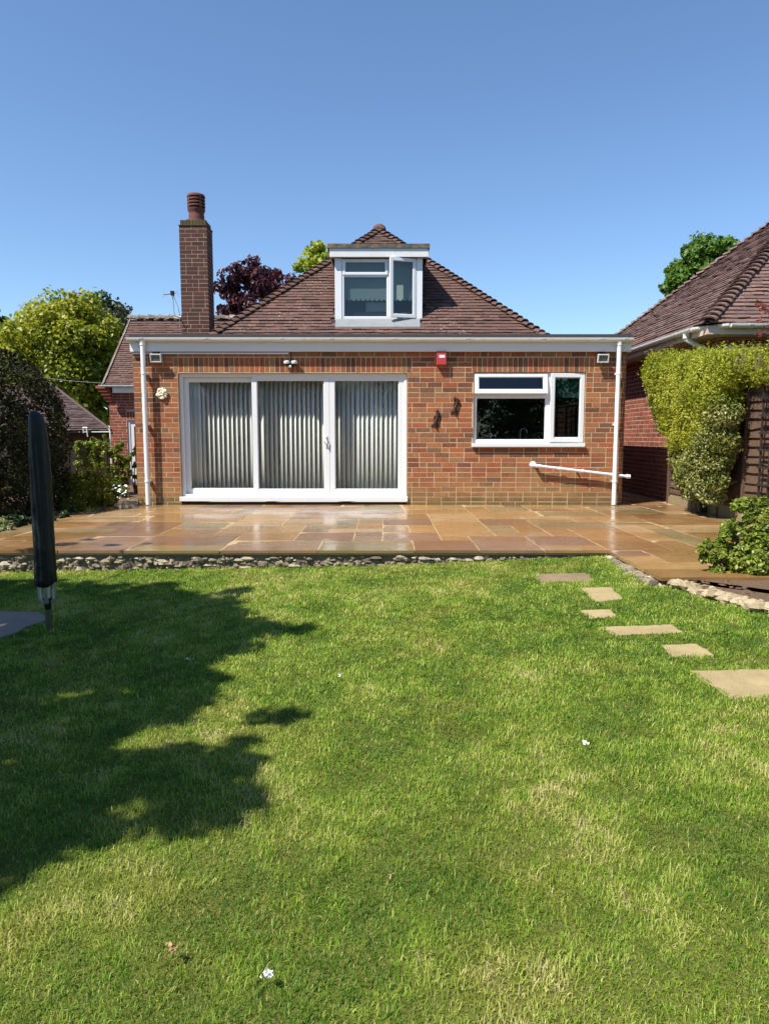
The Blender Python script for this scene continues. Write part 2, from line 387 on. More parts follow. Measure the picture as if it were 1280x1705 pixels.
# ------------------------------------------------------------------ builders: bricks, tiles, foliage
def brick_plane(mb, mo, o, u, n, width, z0, z1, holes=(), soldiers=(), blen=.215, ch=.0642, j=.0108, seed=1, proud=.0014, clip=None, inset=(0,0)):
    """brick boxes on a mortar sheet; o = left base corner, u along the wall, n outward; holes/soldiers = (u0,u1,z0,z1)"""
    g = random.Random(seed); o = Vector(o); u = Vector(u); n = Vector(n); up = Vector((0, 0, 1))
    Mx = Matrix((( u.x, -n.x, up.x, o.x), (u.y, -n.y, up.y, o.y), (u.z, -n.z, up.z, 0), (0, 0, 0, 1)))
    blocks = list(holes) + list(soldiers)
    def cut(a, b, zl, zh, rects):
        iv = [(a, b)]
        for (p, q, r, s) in rects:
            if zh <= r + .012 or zl >= s - .012: continue
            nv = []
            for (c, d) in iv:
                if q <= c or p >= d: nv.append((c, d)); continue
                if p > c: nv.append((c, p))
                if q < d: nv.append((q, d))
            iv = nv
        return iv
    def brick(a, b, zl, zh):
        pr = proud + g.uniform(-.0010, .0012); e = .0015
        mb.box((a + g.uniform(-e, e), -pr, zl + g.uniform(-e, e)), (b + g.uniform(-e, e), .004, zh + g.uniform(-e, e)), g.random(), Mx, skip=(4,))
    k = 0; z = z0; pitch = ch + j
    while z < z1 - .01:
        zh = min(z + ch, z1)
        off = (0, -.1125, -.055, -.17)[k % 4] if g.random() < .3 else (-.1125 if k % 2 else 0)
        x = off
        while x < width:
            L = blen if g.random() > .12 else .1025
            a, b = max(x, 0), min(x + L, width)
            if clip: 
                ca, cb = clip(z + ch/2); a, b = max(a, ca), min(b, cb)
            if b - a > .025:
                for (c, d) in cut(a, b, z, zh, blocks):
                    if d - c > .022: brick(c + (j/2 if c > a else 0), d - (j/2 if d < b else 0), z, zh)
            x += L + j
        z += pitch; k += 1
    for (a, b, r, s) in soldiers:
        nn = int((b - a) / .0755); st = (b - a) / nn
        for i in range(nn): brick(a + i*st + j/2, a + (i+1)*st - j/2, r + j/2, s - j/2)
    # mortar sheet, split round the holes, with real depth behind
    xs = sorted(set([inset[0], width-inset[1]] + [q for h in holes for q in h[:2]])); zs = sorted(set([z0, z1] + [min(max(q, z0), z1) for h in holes for q in h[2:]]))
    for i in range(len(xs)-1):
        for kz in range(len(zs)-1):
            cx, cz = (xs[i]+xs[i+1])/2, (zs[kz]+zs[kz+1])/2
            if any(h[0] < cx < h[1] and h[2] < cz < h[3] for h in holes): continue
            if clip:
                N = 30
                for q in range(N):
                    za, zb = zs[kz]+(zs[kz+1]-zs[kz])*q/N, zs[kz]+(zs[kz+1]-zs[kz])*(q+1)/N
                    ca, cb = clip((za+zb)/2); a, b = max(xs[i], ca), min(xs[i+1], cb)
                    if b > a: mo.box((a, 0, za), (b, .1, zb), .5, Mx)
            else: mo.box((xs[i], 0, zs[kz]), (xs[i+1], .1, zs[kz+1]), .5, Mx)

def tile_plane(mb, o, u, s, urange, slope_len, gauge=.1, tw=.165, seed=1, under=None, skip=None):
    """overlapping plain tiles; o eave origin, u along eave, s up the slope (unit); urange(sl) -> (u0,u1)"""
    g = random.Random(seed); o = Vector(o); u = Vector(u).normalized(); s = Vector(s).normalized(); n = u.cross(s).normalized()
    if n.z < 0: n = -n
    rows = int(slope_len / gauge)
    for k in range(rows):
        sl = k * gauge; ua, ub = urange(sl + gauge * .5)
        if ub - ua < .03: continue
        x = ua - g.random() * tw if k % 2 else ua - tw * g.random()
        sag = .004 * math.sin(k * 1.7)
        while x < ub:
            a, b = max(x, ua), min(x + tw - .003, ub)
            if b - a > .02 and not (skip and skip(o + u*(a+b)/2 + s*sl)):
                h0 = .030 + g.uniform(-.004, .007) + sag; h1 = .008; ds = g.uniform(-.006, .006); tl = g.uniform(-.004, .004)
                q = [(a, sl+ds+tl, h0+g.uniform(-.003,.003)), (b, sl+ds-tl, h0+g.uniform(-.003,.003)), (b, sl+gauge+.04, h1), (a, sl+gauge+.04, h1)]
                top = [o + u*c[0] + s*c[1] + n*c[2] for c in q]
                bot = [top[0] - n*.016, top[1] - n*.016]
                mb.add(top + bot, [(0,1,2,3), (4,5,1,0), (0,3,4), (1,5,2)], g.random())
            x += tw
    if under is not None:                             # the boarding under the tiles
        N = max(2, rows)
        L = [urange(slope_len * i / N) for i in range(N + 1)]
        vs = []
        for i, (ua, ub) in enumerate(L):
            sl = slope_len * i / N; vs += [o + u*ua + s*sl, o + u*ub + s*sl]
        under.add(vs, [(2*i, 2*i+1, 2*i+3, 2*i+2) for i in range(N)], .1)

def bonnets(mb, a, b, gauge=.14, wid=.105, rise=.055, seed=3, nl=None):
    """curved hip tiles stepping up the hip from a to b"""
    g = random.Random(seed); a = Vector(a); b = Vector(b); t = (b - a).normalized(); L = (b - a).length
    side = t.cross(Vector((0,0,1))).normalized(); nn = side.cross(t).normalized()
    n = int(L / gauge)
    for i in range(n):
        p = a + t * (i * gauge); ln = gauge * 1.35; A = g.random(); vs = []; K = 7; jw = g.uniform(-.01, .01)
        for e, (d, lift, sc) in enumerate(((0, .052 + g.uniform(0,.008), 1.1), (ln, .012, .85))):
            for k in range(K):
                an = math.pi * k / (K - 1)
                vs.append(p + t*d + side*(wid*sc*math.cos(an) + jw) + nn*(rise*sc*math.sin(an) + lift - .05))
        vs += [q - nn*.022 for q in vs[:K]]
        fs = [(k, k+1, K+k+1, K+k) for k in range(K-1)] + [(2*K+k, 2*K+k+1, k+1, k) for k in range(K-1)]
        mb.add(vs, fs, A)

def leaf_arrays(pts, nrm, size, aspect=.6, rnd=None, bend=.25):
    N = len(pts)
    t = rng.normal(size=(N,3)); t -= (t*nrm).sum(1,keepdims=True)*nrm; t /= np.linalg.norm(t,axis=1,keepdims=True)+1e-9
    b = np.cross(nrm, t); L = (size*rng.uniform(.7,1.3,N))[:,None]; W = L*aspect
    V = np.stack([pts - t*L*.5, pts + b*W*.5 - t*L*.05 + nrm*L*bend*.5, pts + t*L*.5 - nrm*L*bend*.25, pts - b*W*.5 - t*L*.05 + nrm*L*bend*.5], 1)
    return V.reshape(-1,3)
def leaf_mesh(name, pts, nrm, size, m, parent=None, aspect=.6, rnd=None, bend=.25):
    N = len(pts); V = leaf_arrays(pts, nrm, size if isinstance(size, np.ndarray) else np.full(N, size), aspect, bend=bend)
    i = np.arange(N)*4
    fl = np.stack([i,i+1,i+2, i,i+2,i+3],1).ravel()
    starts = np.arange(2*N)*3
    r = rng.random(N) if rnd is None else rnd
    return fast_mesh(name, V, fl, starts, np.full(2*N,3), {'rnd': np.repeat(np.clip(r,0,1),2)}, m, parent)
def clump_points(centers, radii, counts, shell=.55, updir=.35, squash=1.0):
    """leaf points in many small clumps: denser toward each clump's skin"""
    P_, N_, C_ = [], [], []
    for c, r, k in zip(centers, radii, counts):
        d = rng.normal(size=(k,3)); d /= np.linalg.norm(d,axis=1,keepdims=True)
        rad = (shell + (1-shell)*rng.random(k))**.6 * (1 + .12*rng.normal(size=k))
        rr = np.array(r) if np.ndim(r) else np.array([r,r,r*squash])
        P_.append(np.array(c) + d*rad[:,None]*rr)
        nn = d*.7 + rng.normal(size=(k,3))*.55 + np.array([0,0,updir]); N_.append(nn/np.linalg.norm(nn,axis=1,keepdims=True))
        C_.append(np.full(k, rng.normal()*.12))
    return np.concatenate(P_), np.concatenate(N_), np.concatenate(C_)
def crown_clumps(c, r, n, rc, seed=0, inner=.35, low=-.9):
    """clump centres through an uneven crown"""
    g = np.random.default_rng(seed); out = []; rads = []
    while len(out) < n:
        d = g.normal(size=3); d /= np.linalg.norm(d)
        if d[2] < low: continue
        q = (inner + (1-inner)*g.random())**.5
        bump = 1 + .16*math.sin(3*math.atan2(d[1], d[0]) + seed) + .12*math.sin(4*d[2] + seed*2)
        out.append(np.array(c) + d*q*bump*np.array(r)); rads.append(rc*g.uniform(.6, 1.35))
    return out, rads
def limb_mesh(base, top, spread, r0, seed=0, nb=6):
    g = random.Random(seed); mb = MB(); base = Vector(base); top = Vector(top)
    mid = base.lerp(top, .5) + Vector((g.uniform(-.1,.1), g.uniform(-.1,.1), 0))*r0*6
    mb.tube([base, base.lerp(mid,.5), mid, top], [r0*1.25, r0, r0*.75, r0*.3], 9)
    for i in range(nb):
        an = 2*math.pi*i/nb + g.uniform(-.4,.4); st = base.lerp(top, g.uniform(.35,.75))
        en = st + Vector((math.cos(an)*spread[0], math.sin(an)*spread[1], spread[2]*g.uniform(.5,1)))*g.uniform(.55,.85)
        m1 = st.lerp(en,.5) + Vector((0,0,spread[2]*.1))
        mb.tube([st, m1, en], [r0*.5, r0*.33, r0*.12], 6)
    return mb
def tree(name, label, c, r, ground, mat, n, rc, per, leaf, seed, group=None, shell=.5, cat='tree', aspect=.6, nb=6, inner=.35, r0=None):
    base = Vector((c[0], c[1], ground)); t = thing(name, label, cat, base, group)
    r0 = r0 or max(.06, r[0]*.06)
    limb_mesh(base, (c[0], c[1], c[2] + r[2]*.6), (r[0]*.8, r[1]*.8, r[2]*.6), r0, seed, nb).build('trunk', M['bark'], t, True)
    cc, rr = crown_clumps(c, r, n, rc, seed, inner)
    p, nn, cv = clump_points(cc, rr, [per]*n, shell, squash=.8)
    leaf_mesh('crown', p, nn, leaf, M[mat], t, aspect, rng.random(len(p))*.75 + .12 + cv)
    return t

# ================================================================== THE GROUND
YW = 10.8                                             # rear wall of the bungalow
PX0, PX1, PX2 = -4.2, 2.07, 4.42                      # paving: left edge, step, right edge
PY0, PYB = 6.46, 5.23                                 # front edges of the paving
mb = MB(); mb.add([(-400,-400,-.95),(400,-400,-.95),(400,700,-.95),(-400,700,-.95)], [(0,1,2,3)])
struct(mb.build('ground', M['earth']))
nx, ny = 60, 60; mb = MB()                            # the lawn, a gently sloping sheet
X = np.linspace(-4.6, 5.2, nx); Y = np.linspace(-7.0, 6.56, ny)
mb.add([(x, y, float(lawn_z(x, y)) - .012) for y in Y for x in X], [(j*nx+i, j*nx+i+1, (j+1)*nx+i+1, (j+1)*nx+i) for j in range(ny-1) for i in range(nx-1)])
struct(mb.build('lawn', M['turf']))
mb = MB(); mb.box((-9.5, -4, -.9), (-4.215, 15.5, -.035)); struct(mb.build('flower_bed', M['soil']))
def edge_line():                                      # the stone edging right of the paving
    return [G(*q, lawn_z) for q in ((1096,966),(1130,980),(1160,988),(1195,997),(1240,1011),(1290,1024),(1380,1055),(1500,1100))]
EL_ = edge_line()
mb = MB(); poly = [(p.x+.02, p.y+.02) for p in EL_] + [(4.42, 3.2), (4.42, PYB-.01), (PX1+.03, PYB-.01)]
mb.prism([(x, y, -.3) for x, y in poly], (0, 0, .275)); g = random.Random(6)
for k in range(900):
    x, y = g.uniform(2.1, 4.3), g.uniform(3.4, 5.2)
    for p0, p1 in zip(EL_[:-1], EL_[1:]):
        if p0.x < x <= p1.x and y > p0.y + (p1.y-p0.y)*(x-p0.x)/(p1.x-p0.x) + .14: mb.rock((x, y, -.026), (g.uniform(.008,.03), g.uniform(.008,.03), g.uniform(.006,.014)), .5, k, True)
struct(mb.build('shrub_bed', M['soil']))
mb = MB(); mb.add([(-4.22,13.4,-.03),(-3.82,13.4,-.03),(-3.9,19.2,-.46),(-7.6,19.2,-.46),(-5.2,15.2,-.14)], [(0,1,2,3,4)]); struct(mb.build('path', M['path']))
mb = MB(); mb.add([(3.6,10.8,-.02),(5.3,10.8,-.02),(5.3,17,-.02),(3.6,17,-.02)], [(0,1,2,3)]); struct(mb.build('passage_floor', M['path']))

# paving slabs laid at random in four sizes
def paving():
    cu, cv = (PX1-PX0)/21, (10.78-PY0)/14
    def inside(i, j):                                  # grid cell (column, row), row 0 at PY0
        if j < 0: return 21 <= i < 29 and j >= -4
        if j < 14: return 0 <= i < 29
        return (j < 23 and i in (0,)) or (j < 20 and 27 <= i < 29)
    g = random.Random(5); used = set(); cells = []
    sizes = [(3,2)]*6 + [(2,3)]*3 + [(2,2)]*6 + [(2,1)]*4 + [(1,2)]*2 + [(3,1)]*1 + [(1,1)]*1
    for j in range(-4, 23):
        for i in range(0, 29):
            if (i, j) in used or not inside(i, j): continue
            opts = sizes[:]; g.shuffle(opts); opts += [(2,1),(1,2),(1,1)]
            for (a, b) in opts:
                cc = [(i+p, j+q) for p in range(a) for q in range(b)]
                if all(inside(*c) and c not in used for c in cc) and not (j < 14 <= j + b - 1) and not (i < 21 <= i+a-1 and j >= 0 and False):
                    used.update(cc); cells.append((i, j, a, b)); break
    mb = MB(); jt = .0052; xs = lambda i: PX0 + i*cu if i <= 21 else PX1 + (i-21)*(PX2-PX1)/8
    for (i, j, a, b) in cells:
        x0, x1 = xs(i)+jt, xs(i+a)-jt; y0, y1 = PY0+j*cv+jt, PY0+(j+b)*cv-jt
        if j == 0 and i < 21: y0 -= .006
        if j == -4: y0 -= .02
        if i == 21 and j < 0: x0 -= .02
        dz = g.uniform(-.0015, .0015); tx, ty = g.uniform(-.002,.002), g.uniform(-.002,.002); e = .006; r = g.random()
        nu, nv = max(2, int((x1-x0)/.09)), max(2, int((y1-y0)/.09))
        wob = lambda: g.uniform(-.004, .004)
        vs = []
        for q in range(nv+1):
            for p in range(nu+1):
                x = x0+(x1-x0)*p/nu; y = y0+(y1-y0)*q/nv
                edge = p in (0, nu) or q in (0, nv)
                if p in (0, nu): x += wob()
                if q in (0, nv): y += wob()
                vs.append((x, y, dz + tx*(p/nu-.5) + ty*(q/nv-.5) - (.0022 if edge else 0) + g.uniform(-.0006,.0006)))
        fs = [(q*(nu+1)+p, q*(nu+1)+p+1, (q+1)*(nu+1)+p+1, (q+1)*(nu+1)+p) for q in range(nv) for p in range(nu)]
        mb.add(vs, fs, r)
        rim = [p for p in range(nu+1)] + [q*(nu+1)+nu for q in range(1, nv+1)] + [nv*(nu+1)+p for p in range(nu-1, -1, -1)] + [q*(nu+1) for q in range(nv-1, 0, -1)]
        top = [vs[k] for k in rim]; bot = [(v[0], v[1], v[2]-.026) for v in top]; n = len(rim)
        mb.add(top+bot, [(k, n+k, n+(k+1)%n, (k+1)%n) for k in range(n)], r)
    o = mb.build('patio', M['stone'], fix=False)
    o.data.polygons.foreach_set('use_smooth', [True]*len(o.data.polygons))
    es = o.modifiers.new('split', 'EDGE_SPLIT'); es.split_angle = R(40)
    struct(o)
    k = MB()
    k.box((PX0+.005, PY0+.02, -.05), (PX1+.01, 10.79, -.0035)); k.box((PX1+.012, PYB+.02, -.05), (PX2-.005, 10.79, -.0036))
    k.box((PX0+.005, 10.792, -.05), (-3.80, 13.5, -.0035)); k.box((3.8, 10.792, -.05), (PX2-.005, 13, -.0035))
    struct(k.build('paving_bed', M['joint']))
paving()

# flint rubble wall under the front edge of the paving
t = thing('flint_wall', 'low rubble wall of flint stones under the front edge of the wet paving', 'wall', (-1, PY0, -.2))
mb = MB(); mb.box((PX0-.6, PY0+.032, -.5), (PX1+.05, PY0+.35, -.055)); mb.box((PX1+.06, PYB+.06, -.5), (PX1+.3, PY0+.1, -.055)); mb.box((PX0-.6,PY0+.06,-.2),(PX0,PY0+.4,-.04)); mb.build('core', M['rubblecore'], t)
mb = MB(); g = random.Random(3)
k = 0
for x in np.arange(PX0-.6, PX1, .0085):               # a jumble of broken stones of all sizes
    lo = float(lawn_z(x, PY0)) - .03; zz = g.uniform(lo, -.066); r_ = g.choice((.012,.016,.02,.026,.034,.045))
    mb.rock((x + g.uniform(-.02,.02), PY0 + .052 + g.uniform(-.016,.012), zz), (r_*g.uniform(.7,1.6), .02+r_*.5, r_*g.uniform(.5,.9)), g.random(), 1000 + k, True); k += 1
y = PYB + .05
while y < PY0:
    wd = g.uniform(.04, .12)
    for row in range(2): mb.rock((PX1 + .0 + g.uniform(-.03,.03) - row*.03, y, -.065 - row*.03), (.06, wd*.6, g.uniform(.026,.04)), g.random(), 3000 + k, True); k += 1
    y += wd*.55
for x in np.arange(PX1+.02, PX2-.2, .03):
    r_ = g.uniform(.018,.04); mb.rock((x, PYB+.03+g.uniform(-.02,.01), g.uniform(-.10,-.055)), (r_*1.3,.04,r_*.7), g.random(), 5000+k, True); k += 1
mb.build('stones', M['flint'], t)
mb = MB(); mb.box((PX0-.6, PY0+.035, -.058), (PX1+.03, PY0+.36, -.034)); mb.box((PX1+.035, PYB+.04, -.058), (PX1+.3, PY0+.05, -.034)); mb.build('bedding_mortar', M['edge'], t)
# pale stone edging of the shrub bed
t = thing('stone_edging', 'curved edging of pale rough stones round the shrub bed beside the lawn', 'edging', EL_[0])
mb = MB(); g = random.Random(8); k = 0
for a, b in zip(EL_[:-1], EL_[1:]):
    L = (b-a).length; s_ = 0
    while s_ < L:
        p = a.lerp(b, s_/L); wd = g.uniform(.035, .085)
        mb.rock((p.x + g.uniform(-.015,.02), p.y + .015 + g.uniform(-.02,.02), p.z + .018 + g.uniform(-.012,.012)), (wd*.75, .05, g.uniform(.03,.045)), g.random(), 500+k, True); k += 1
        if p.y + .11 < PYB - .04: mb.rock((p.x+.02+g.uniform(-.03,.03), p.y + .075 + g.uniform(-.02,.02), p.z + .035), (g.uniform(.02,.055), .035, .025), g.random(), 700+k, True)
        s_ += wd*.8
mb.build('stones', M['edging'], t)

# stepping stones
SPX = [([(890,955),(976,953),(990,966),(900,968)], 'stepdark', 'dark brown stepping slab lying nearest the paving'),
       ([(966,978),(1016,976.5),(1039,996),(992,1001)], 'step', 'squarish buff stepping slab just in front of the dark brown one'),
       ([(967,1015),(1017,1013.5),(1027,1026),(981,1028)], 'step', 'smallest of the buff stepping slabs in the lawn'),
       ([(997,1042.5),(1120,1039),(1138,1052),(1024,1056.5)], 'step', 'long narrow buff stepping slab across the middle of the row'),
       ([(1102,1073),(1160,1070.5),(1191,1090),(1120,1092.5)], 'step', 'square buff stepping slab between the long one and the largest one'),
       ([(1146,1115),(1296,1112.5),(1372,1156),(1214,1160.5)], 'step', 'largest buff stepping slab, cut by the right edge of the photo')]
STONES = []
for q, mt, lb in SPX:
    c = [G(a, b, lawn_z) for a, b in q]
    STONES.append([(p.x, p.y) for p in c])
    mb = MB(); n = []
    for i in range(4):
        a, b = c[i], c[(i+1)%4]
        for s_ in range(6): 
            p = a.lerp(b, s_/6); n.append(Vector((p.x + random.uniform(-.009,.009), p.y + random.uniform(-.007,.007), p.z - .045)))
    mb.prism(n, (0, 0, .042)); o = mb.build('stepping_stone', M[mt], bevel=.005); tag(o, lb, 'paving slab', 'stepping stones in the lawn')
q = [G(a, b, lawn_z) - Vector((0,0,.012)) for a, b in ((-80,1016),(66,1019),(76,1026),(74,1034),(44,1043),(30,1052),(-5,1063),(-120,1075))]
STONES.append([(p.x, p.y) for p in q])
mb = MB(); mb.prism([p + Vector((0,0,-.03)) for p in q], (0,0,.042)); o = mb.build('concrete_slab', M['stepgrey'], bevel=.004)
tag(o, 'grey concrete slab let into the shaded lawn beside the covered clothes dryer', 'paving slab')

# ================================================================== THE BUNGALOW
H = thing('brick_bungalow', 'red brick bungalow with flat roofed extension, dormer and tiled hip roof', 'house', (0, YW, 0))
XL, XR = P(225, 700, YW).x, P(1042, 620, YW).x
dL, dR = P(299, 730, YW).x, P(678, 730, YW).x
dT, dB = P(640, 621, YW).z, .03
kL, kR = P(788, 690, YW).x, P(973.5, 690, YW).x
kT, kB = P(880, 619.5, YW).z, P(880, 744, YW).z
zS = dT + .018; z0 = zS - 27*.075
WT = 2.30
mbk, mmo = MB(), MB()
U = lambda x: x - XL
brick_plane(mbk, mmo, (XL, YW, 0), (1,0,0), (0,-1,0), XR-XL, z0, WT,
            holes=[(U(dL), U(dR), -.2, dT), (U(kL), U(kR), kB, kT)],
            soldiers=[(U(dL)-.06, U(dR)+.06, zS-.01, zS+.215), (U(kL)-.03, U(kR)+.12, zS-.01, zS+.215)], seed=2)
brick_plane(mbk, mmo, (XL, 19, 0), (0,-1,0), (-1,0,0), 19-YW, z0, WT, seed=4, inset=(0,.102))
brick_plane(mbk, mmo, (XR, YW, 0), (0,1,0), (1,0,0), 6.0, z0, WT, seed=5, inset=(.102,0))
# reveals of the openings
wall = mbk.build('wall', M['brick'], H); mmo.build('mortar', M['mortar'], wall)
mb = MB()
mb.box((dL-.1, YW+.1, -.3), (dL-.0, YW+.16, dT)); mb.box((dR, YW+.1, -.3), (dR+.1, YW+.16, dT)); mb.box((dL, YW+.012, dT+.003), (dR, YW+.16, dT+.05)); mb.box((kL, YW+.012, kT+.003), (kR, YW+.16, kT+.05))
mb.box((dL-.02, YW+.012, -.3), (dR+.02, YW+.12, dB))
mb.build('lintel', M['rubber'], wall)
# rooms behind the glass
mb = MB()
def room(mb, lo, hi):
    x0,y0,z0_ = lo; x1,y1,z1 = hi; th = .05
    mb.box((x0-th, y1, z0_), (x1+th, y1+th, z1)); mb.box((x0-th, y0, z0_), (x0, y1, z1)); mb.box((x1, y0, z0_), (x1+th, y1, z1))
    mb.box((x0-th, y0, z1), (x1+th, y1+th, z1+th)); mb.box((x0-th, y0, z0_-th), (x1+th, y1+th, z0_))
room(mb, (.9, YW+.17, .02), (XR-.2, 14.2, 2.24))
mb.box((XL+.1, YW+.10, dT+.05), (XR-.1, YW+.2, 2.29)); mb.box((.55, YW+.1, 0), (1.1, YW+.2, 2.29)); mb.box((kR+.0, YW+.1, 0), (XR-.1, YW+.2, 2.29)); mb.box((kL-.3, YW+.1, 0), (kR+.1, YW+.2, kB-.02)); mb.box((XL+.1, YW+.1, 0), (dL-.0, YW+.2, 2.29))
mb.build('interior', M['wallin'], H)
mb = MB(); room(mb, (XL+.2, YW+.205, .02), (.75, 13.2, 2.24)); mb.build('interior', M['wallpale'], H)

# flat roof, fascia, gutter, pipes
rL, rR = P(215, 558, 10.7).x, P(1052.5, 558, 10.7).x
zE = P(640, 556.5, 10.7).z
mb = MB(); mb.box((rL, 10.715, zE-.058), (rR, 13.6, zE)); mb.box((rL-.004, 10.70, zE-.075), (rR+.004, 10.7145, zE+.004))
mb.build('flat_roof', M['felt'], H)
fL, fR = P(216, 575, 10.74).x, P(1051, 575, 10.74).x; zF = P(640, 585, 10.74).z
mb = MB(); mb.box((fL, 10.74, zF), (fR, 10.765, zE-.06)); mb.box((fL, 10.77, zF), (fL+.02, 13.4, zE-.06)); mb.box((fR-.02, 10.77, zF), (fR, 13.4, zE-.06))
xm = P(480, 585, 10.76).x; mb.box((fL+.03, 10.768, zF-.034), (xm, 10.792, zF-.012))
mb.box((fL+.03, 10.768, zF+.02), (fR-.03, 13.3, zF+.04))
for px in (522, 655): 
    xx = P(px, 575, 10.74).x; mb.box((xx-.004, 10.7385, zF+.004), (xx+.004, 10.741, zE-.07))
fascia = mb.build('fascia', M['white'], H)
def gutter(mb, a, b, r=.052, unions=()):
    """half-round gutter from a to b with union brackets; a/b are on its top centre line"""
    a, b = Vector(a), Vector(b); t = (b-a).normalized(); s = t.cross(Vector((0,0,1))).normalized()
    def arc(p, rr, th):
        out = [p + s*rr*math.cos(math.pi*k/9) - Vector((0,0,1))*rr*math.sin(math.pi*k/9) for k in range(10)]
        inn = [p + s*(rr-th)*math.cos(math.pi*k/9) - Vector((0,0,1))*(rr-th)*math.sin(math.pi*k/9) for k in range(10)]
        return out + inn[::-1]
    def seg(p, q, rr, th):
        A, B = arc(p, rr, th), arc(q, rr, th); n = len(A)
        mb.add(A+B, [(k, (k+1)%n, n+(k+1)%n, n+k) for k in range(n)] + [tuple(range(n))[::-1], tuple(range(n, 2*n))])
    seg(a, b, r, .006)
    for e in (a, b):
        A = [e + s*r*.98*math.cos(math.pi*k/9) - Vector((0,0,1))*r*.98*math.sin(math.pi*k/9) for k in range(10)]
        mb.prism(A, t*.004 if e is a else -t*.004)
    mb.add([a+s*r*.97-Vector((0,0,.03)), a-s*r*.97-Vector((0,0,.03)), b-s*r*.97-Vector((0,0,.03)), b+s*r*.97-Vector((0,0,.03))], [(0,1,2,3)])
    L = (b-a).length
    for u_ in unions: seg(a+t*(u_-.03), a+t*(u_+.03), r+.006, .012)
gy, gz = 10.688, P(640, 561.5, 10.65).z
mb = MB(); gutter(mb, (fL-.02, gy, gz), (fR, gy, gz-.004), .055, [P(px, 565, gy).x - fL + .02 for px in (236, 344, 470, 552, 657, 778, 903, 1000, 1040)])
mb.build('gutter', M['white_old'], H)
for (pt, pb) in ((237, 247), (1031.5, 1021.5)):
    x0 = (P(pt, 575, gy).x + P(pb, 838, gy).x)/2
    mb = MB(); mb.tube([(x0, gy, gz-.035), (x0, gy, gz-.10), (x0, gy+.003, .012)], [.037, .034, .034], 16)
    mb.lathe((x0, gy, gz-.11), [(.036,0),(.042,.002),(.042,.05),(.05,.07)], 16)
    for zc in (.35, 1.2, 1.95): 
        if zc != 1.2: mb.lathe((x0, gy, zc), [(.035,0),(.0385,.001),(.0385,.028),(.035,.029)], 16)
        mb.box((x0-.03, gy+.03, zc), (x0+.03, YW+.02, zc+.028))
    mb.build('downpipe', M['white_pipe'], H, True)
a = P(892, 775.5, 10.72); b = P(1042, 793, 10.72)
mb = MB(); mb.tube([(a.x-.005, YW+.03, a.z+.01), (a.x, 10.74, a.z+.005), a, a.lerp(b,.5), b], .022, 12); mb.tube([b, b+Vector((.06,0,-.005))], .031, 12); mb.tube([a.lerp(b,.25), a.lerp(b,.29)], .028, 12); mb.tube([a.lerp(b,.5), a.lerp(b,.53)], .028, 12); mb.tube([a.lerp(b,-.0), a.lerp(b,.06)], .028, 12); mb.tube([a.lerp(b,.46),a.lerp(b,.46)+Vector((0,.08,0))], .012, 8)
mb.rock((a.x-.03, YW, a.z+.015), (.05,.02,.05), .5, 4)
mb.build('waste_pipe', M['white'], H, True)

# windows and doors -------------------------------------------------------
def frame(mb, x0, x1, z0, z1, y0, y1, wl, wr=None, wt=None, wb=None, Mx=None):
    wr = wl if wr is None else wr; wt = wl if wt is None else wt; wb = wl if wb is None else wb
    for lo, hi in (((x0,y0,z0),(x0+wl,y1,z1)), ((x1-wr,y0,z0),(x1,y1,z1)), ((x0+wl,y0+.0005,z1-wt),(x1-wr,y1-.0005,z1)), ((x0+wl,y0+.0005,z0),(x1-wr,y1-.0005,z0+wb))):
        mb.box(lo, hi, .5, Mx)
def bead(mb, x0, x1, z0, z1, y, Mx=None):             # slim glazing bead round a pane
    frame(mb, x0, x1, z0, z1, y, y+.012, .012, Mx=Mx)
D = 'patio_door'
def px_x(px, py, Y): return P(px, py, Y).x
yo = YW + .045                                        # outer frame
door = MB(); zb = P(480, 826, yo).z
frame(door, dL+.006, dR-.006, zb, dT-.004, yo, yo+.13, .045, .045, .05, .03)
door = door.build('patio_door', M['white'], H, bevel=.003)
mb = MB(); mb.box((dL-.02, YW-.035, zb-.075), (dR+.01, yo+.13, zb-.004)); mb.build('sill', M['white'], door, bevel=.006)
def leaf(x0, x1, y, zlo, zhi, st=.075, bot=.085, top=.07, name='sliding_panel'):
    mb = MB(); frame(mb, x0, x1, zlo, zhi, y, y+.05, st, st, top, bot); bead(mb, x0+st-.001, x1-st+.001, zlo+bot-.001, zhi-top+.001, y+.010)
    o = mb.build(name, M['white'], door, bevel=.003)
    g_ = MB(); g_.box((x0+st-.005, y+.022, zlo+bot-.005), (x1-st+.005, y+.028, zhi-top+.005)); g_.build('pane', M['glass'], door)
    return o
zl, zh = zb+.032, dT-.056
c1, c2 = px_x(424, 730, yo), px_x(548.3, 730, yo)
leaf(dL+.052, c1+.03, yo+.072, zl, zh, .065, .075, .06)
leaf(c1-.035, c2+.002, yo+.012, zl-.02, zh+.03, .078, .09, .075)
leaf(c2+.005, dR-.05, yo+.013, zl-.02, zh+.03, .078, .09, .075)
hx = px_x(543, 730, yo); hz = P(543, 735, yo).z
mb = MB(); y_ = yo+.012
mb.box((hx-.012, y_-.012, hz-.09), (hx+.016, y_, hz+.09))
mb.tube([(hx-.002, y_-.01, hz+.065), (hx-.006, y_-.05, hz+.062), (hx-.028, y_-.062, hz+.035), (hx-.028, y_-.062, hz-.005), (hx-.01, y_-.05, hz-.03), (hx, y_-.01, hz-.035)], .0085, 10)
mb.tube([(hx+.002, y_-.004, hz-.055), (hx+.002, y_-.024, hz-.055)], .011, 10)
mb.build('handle', M['white'], door, True)

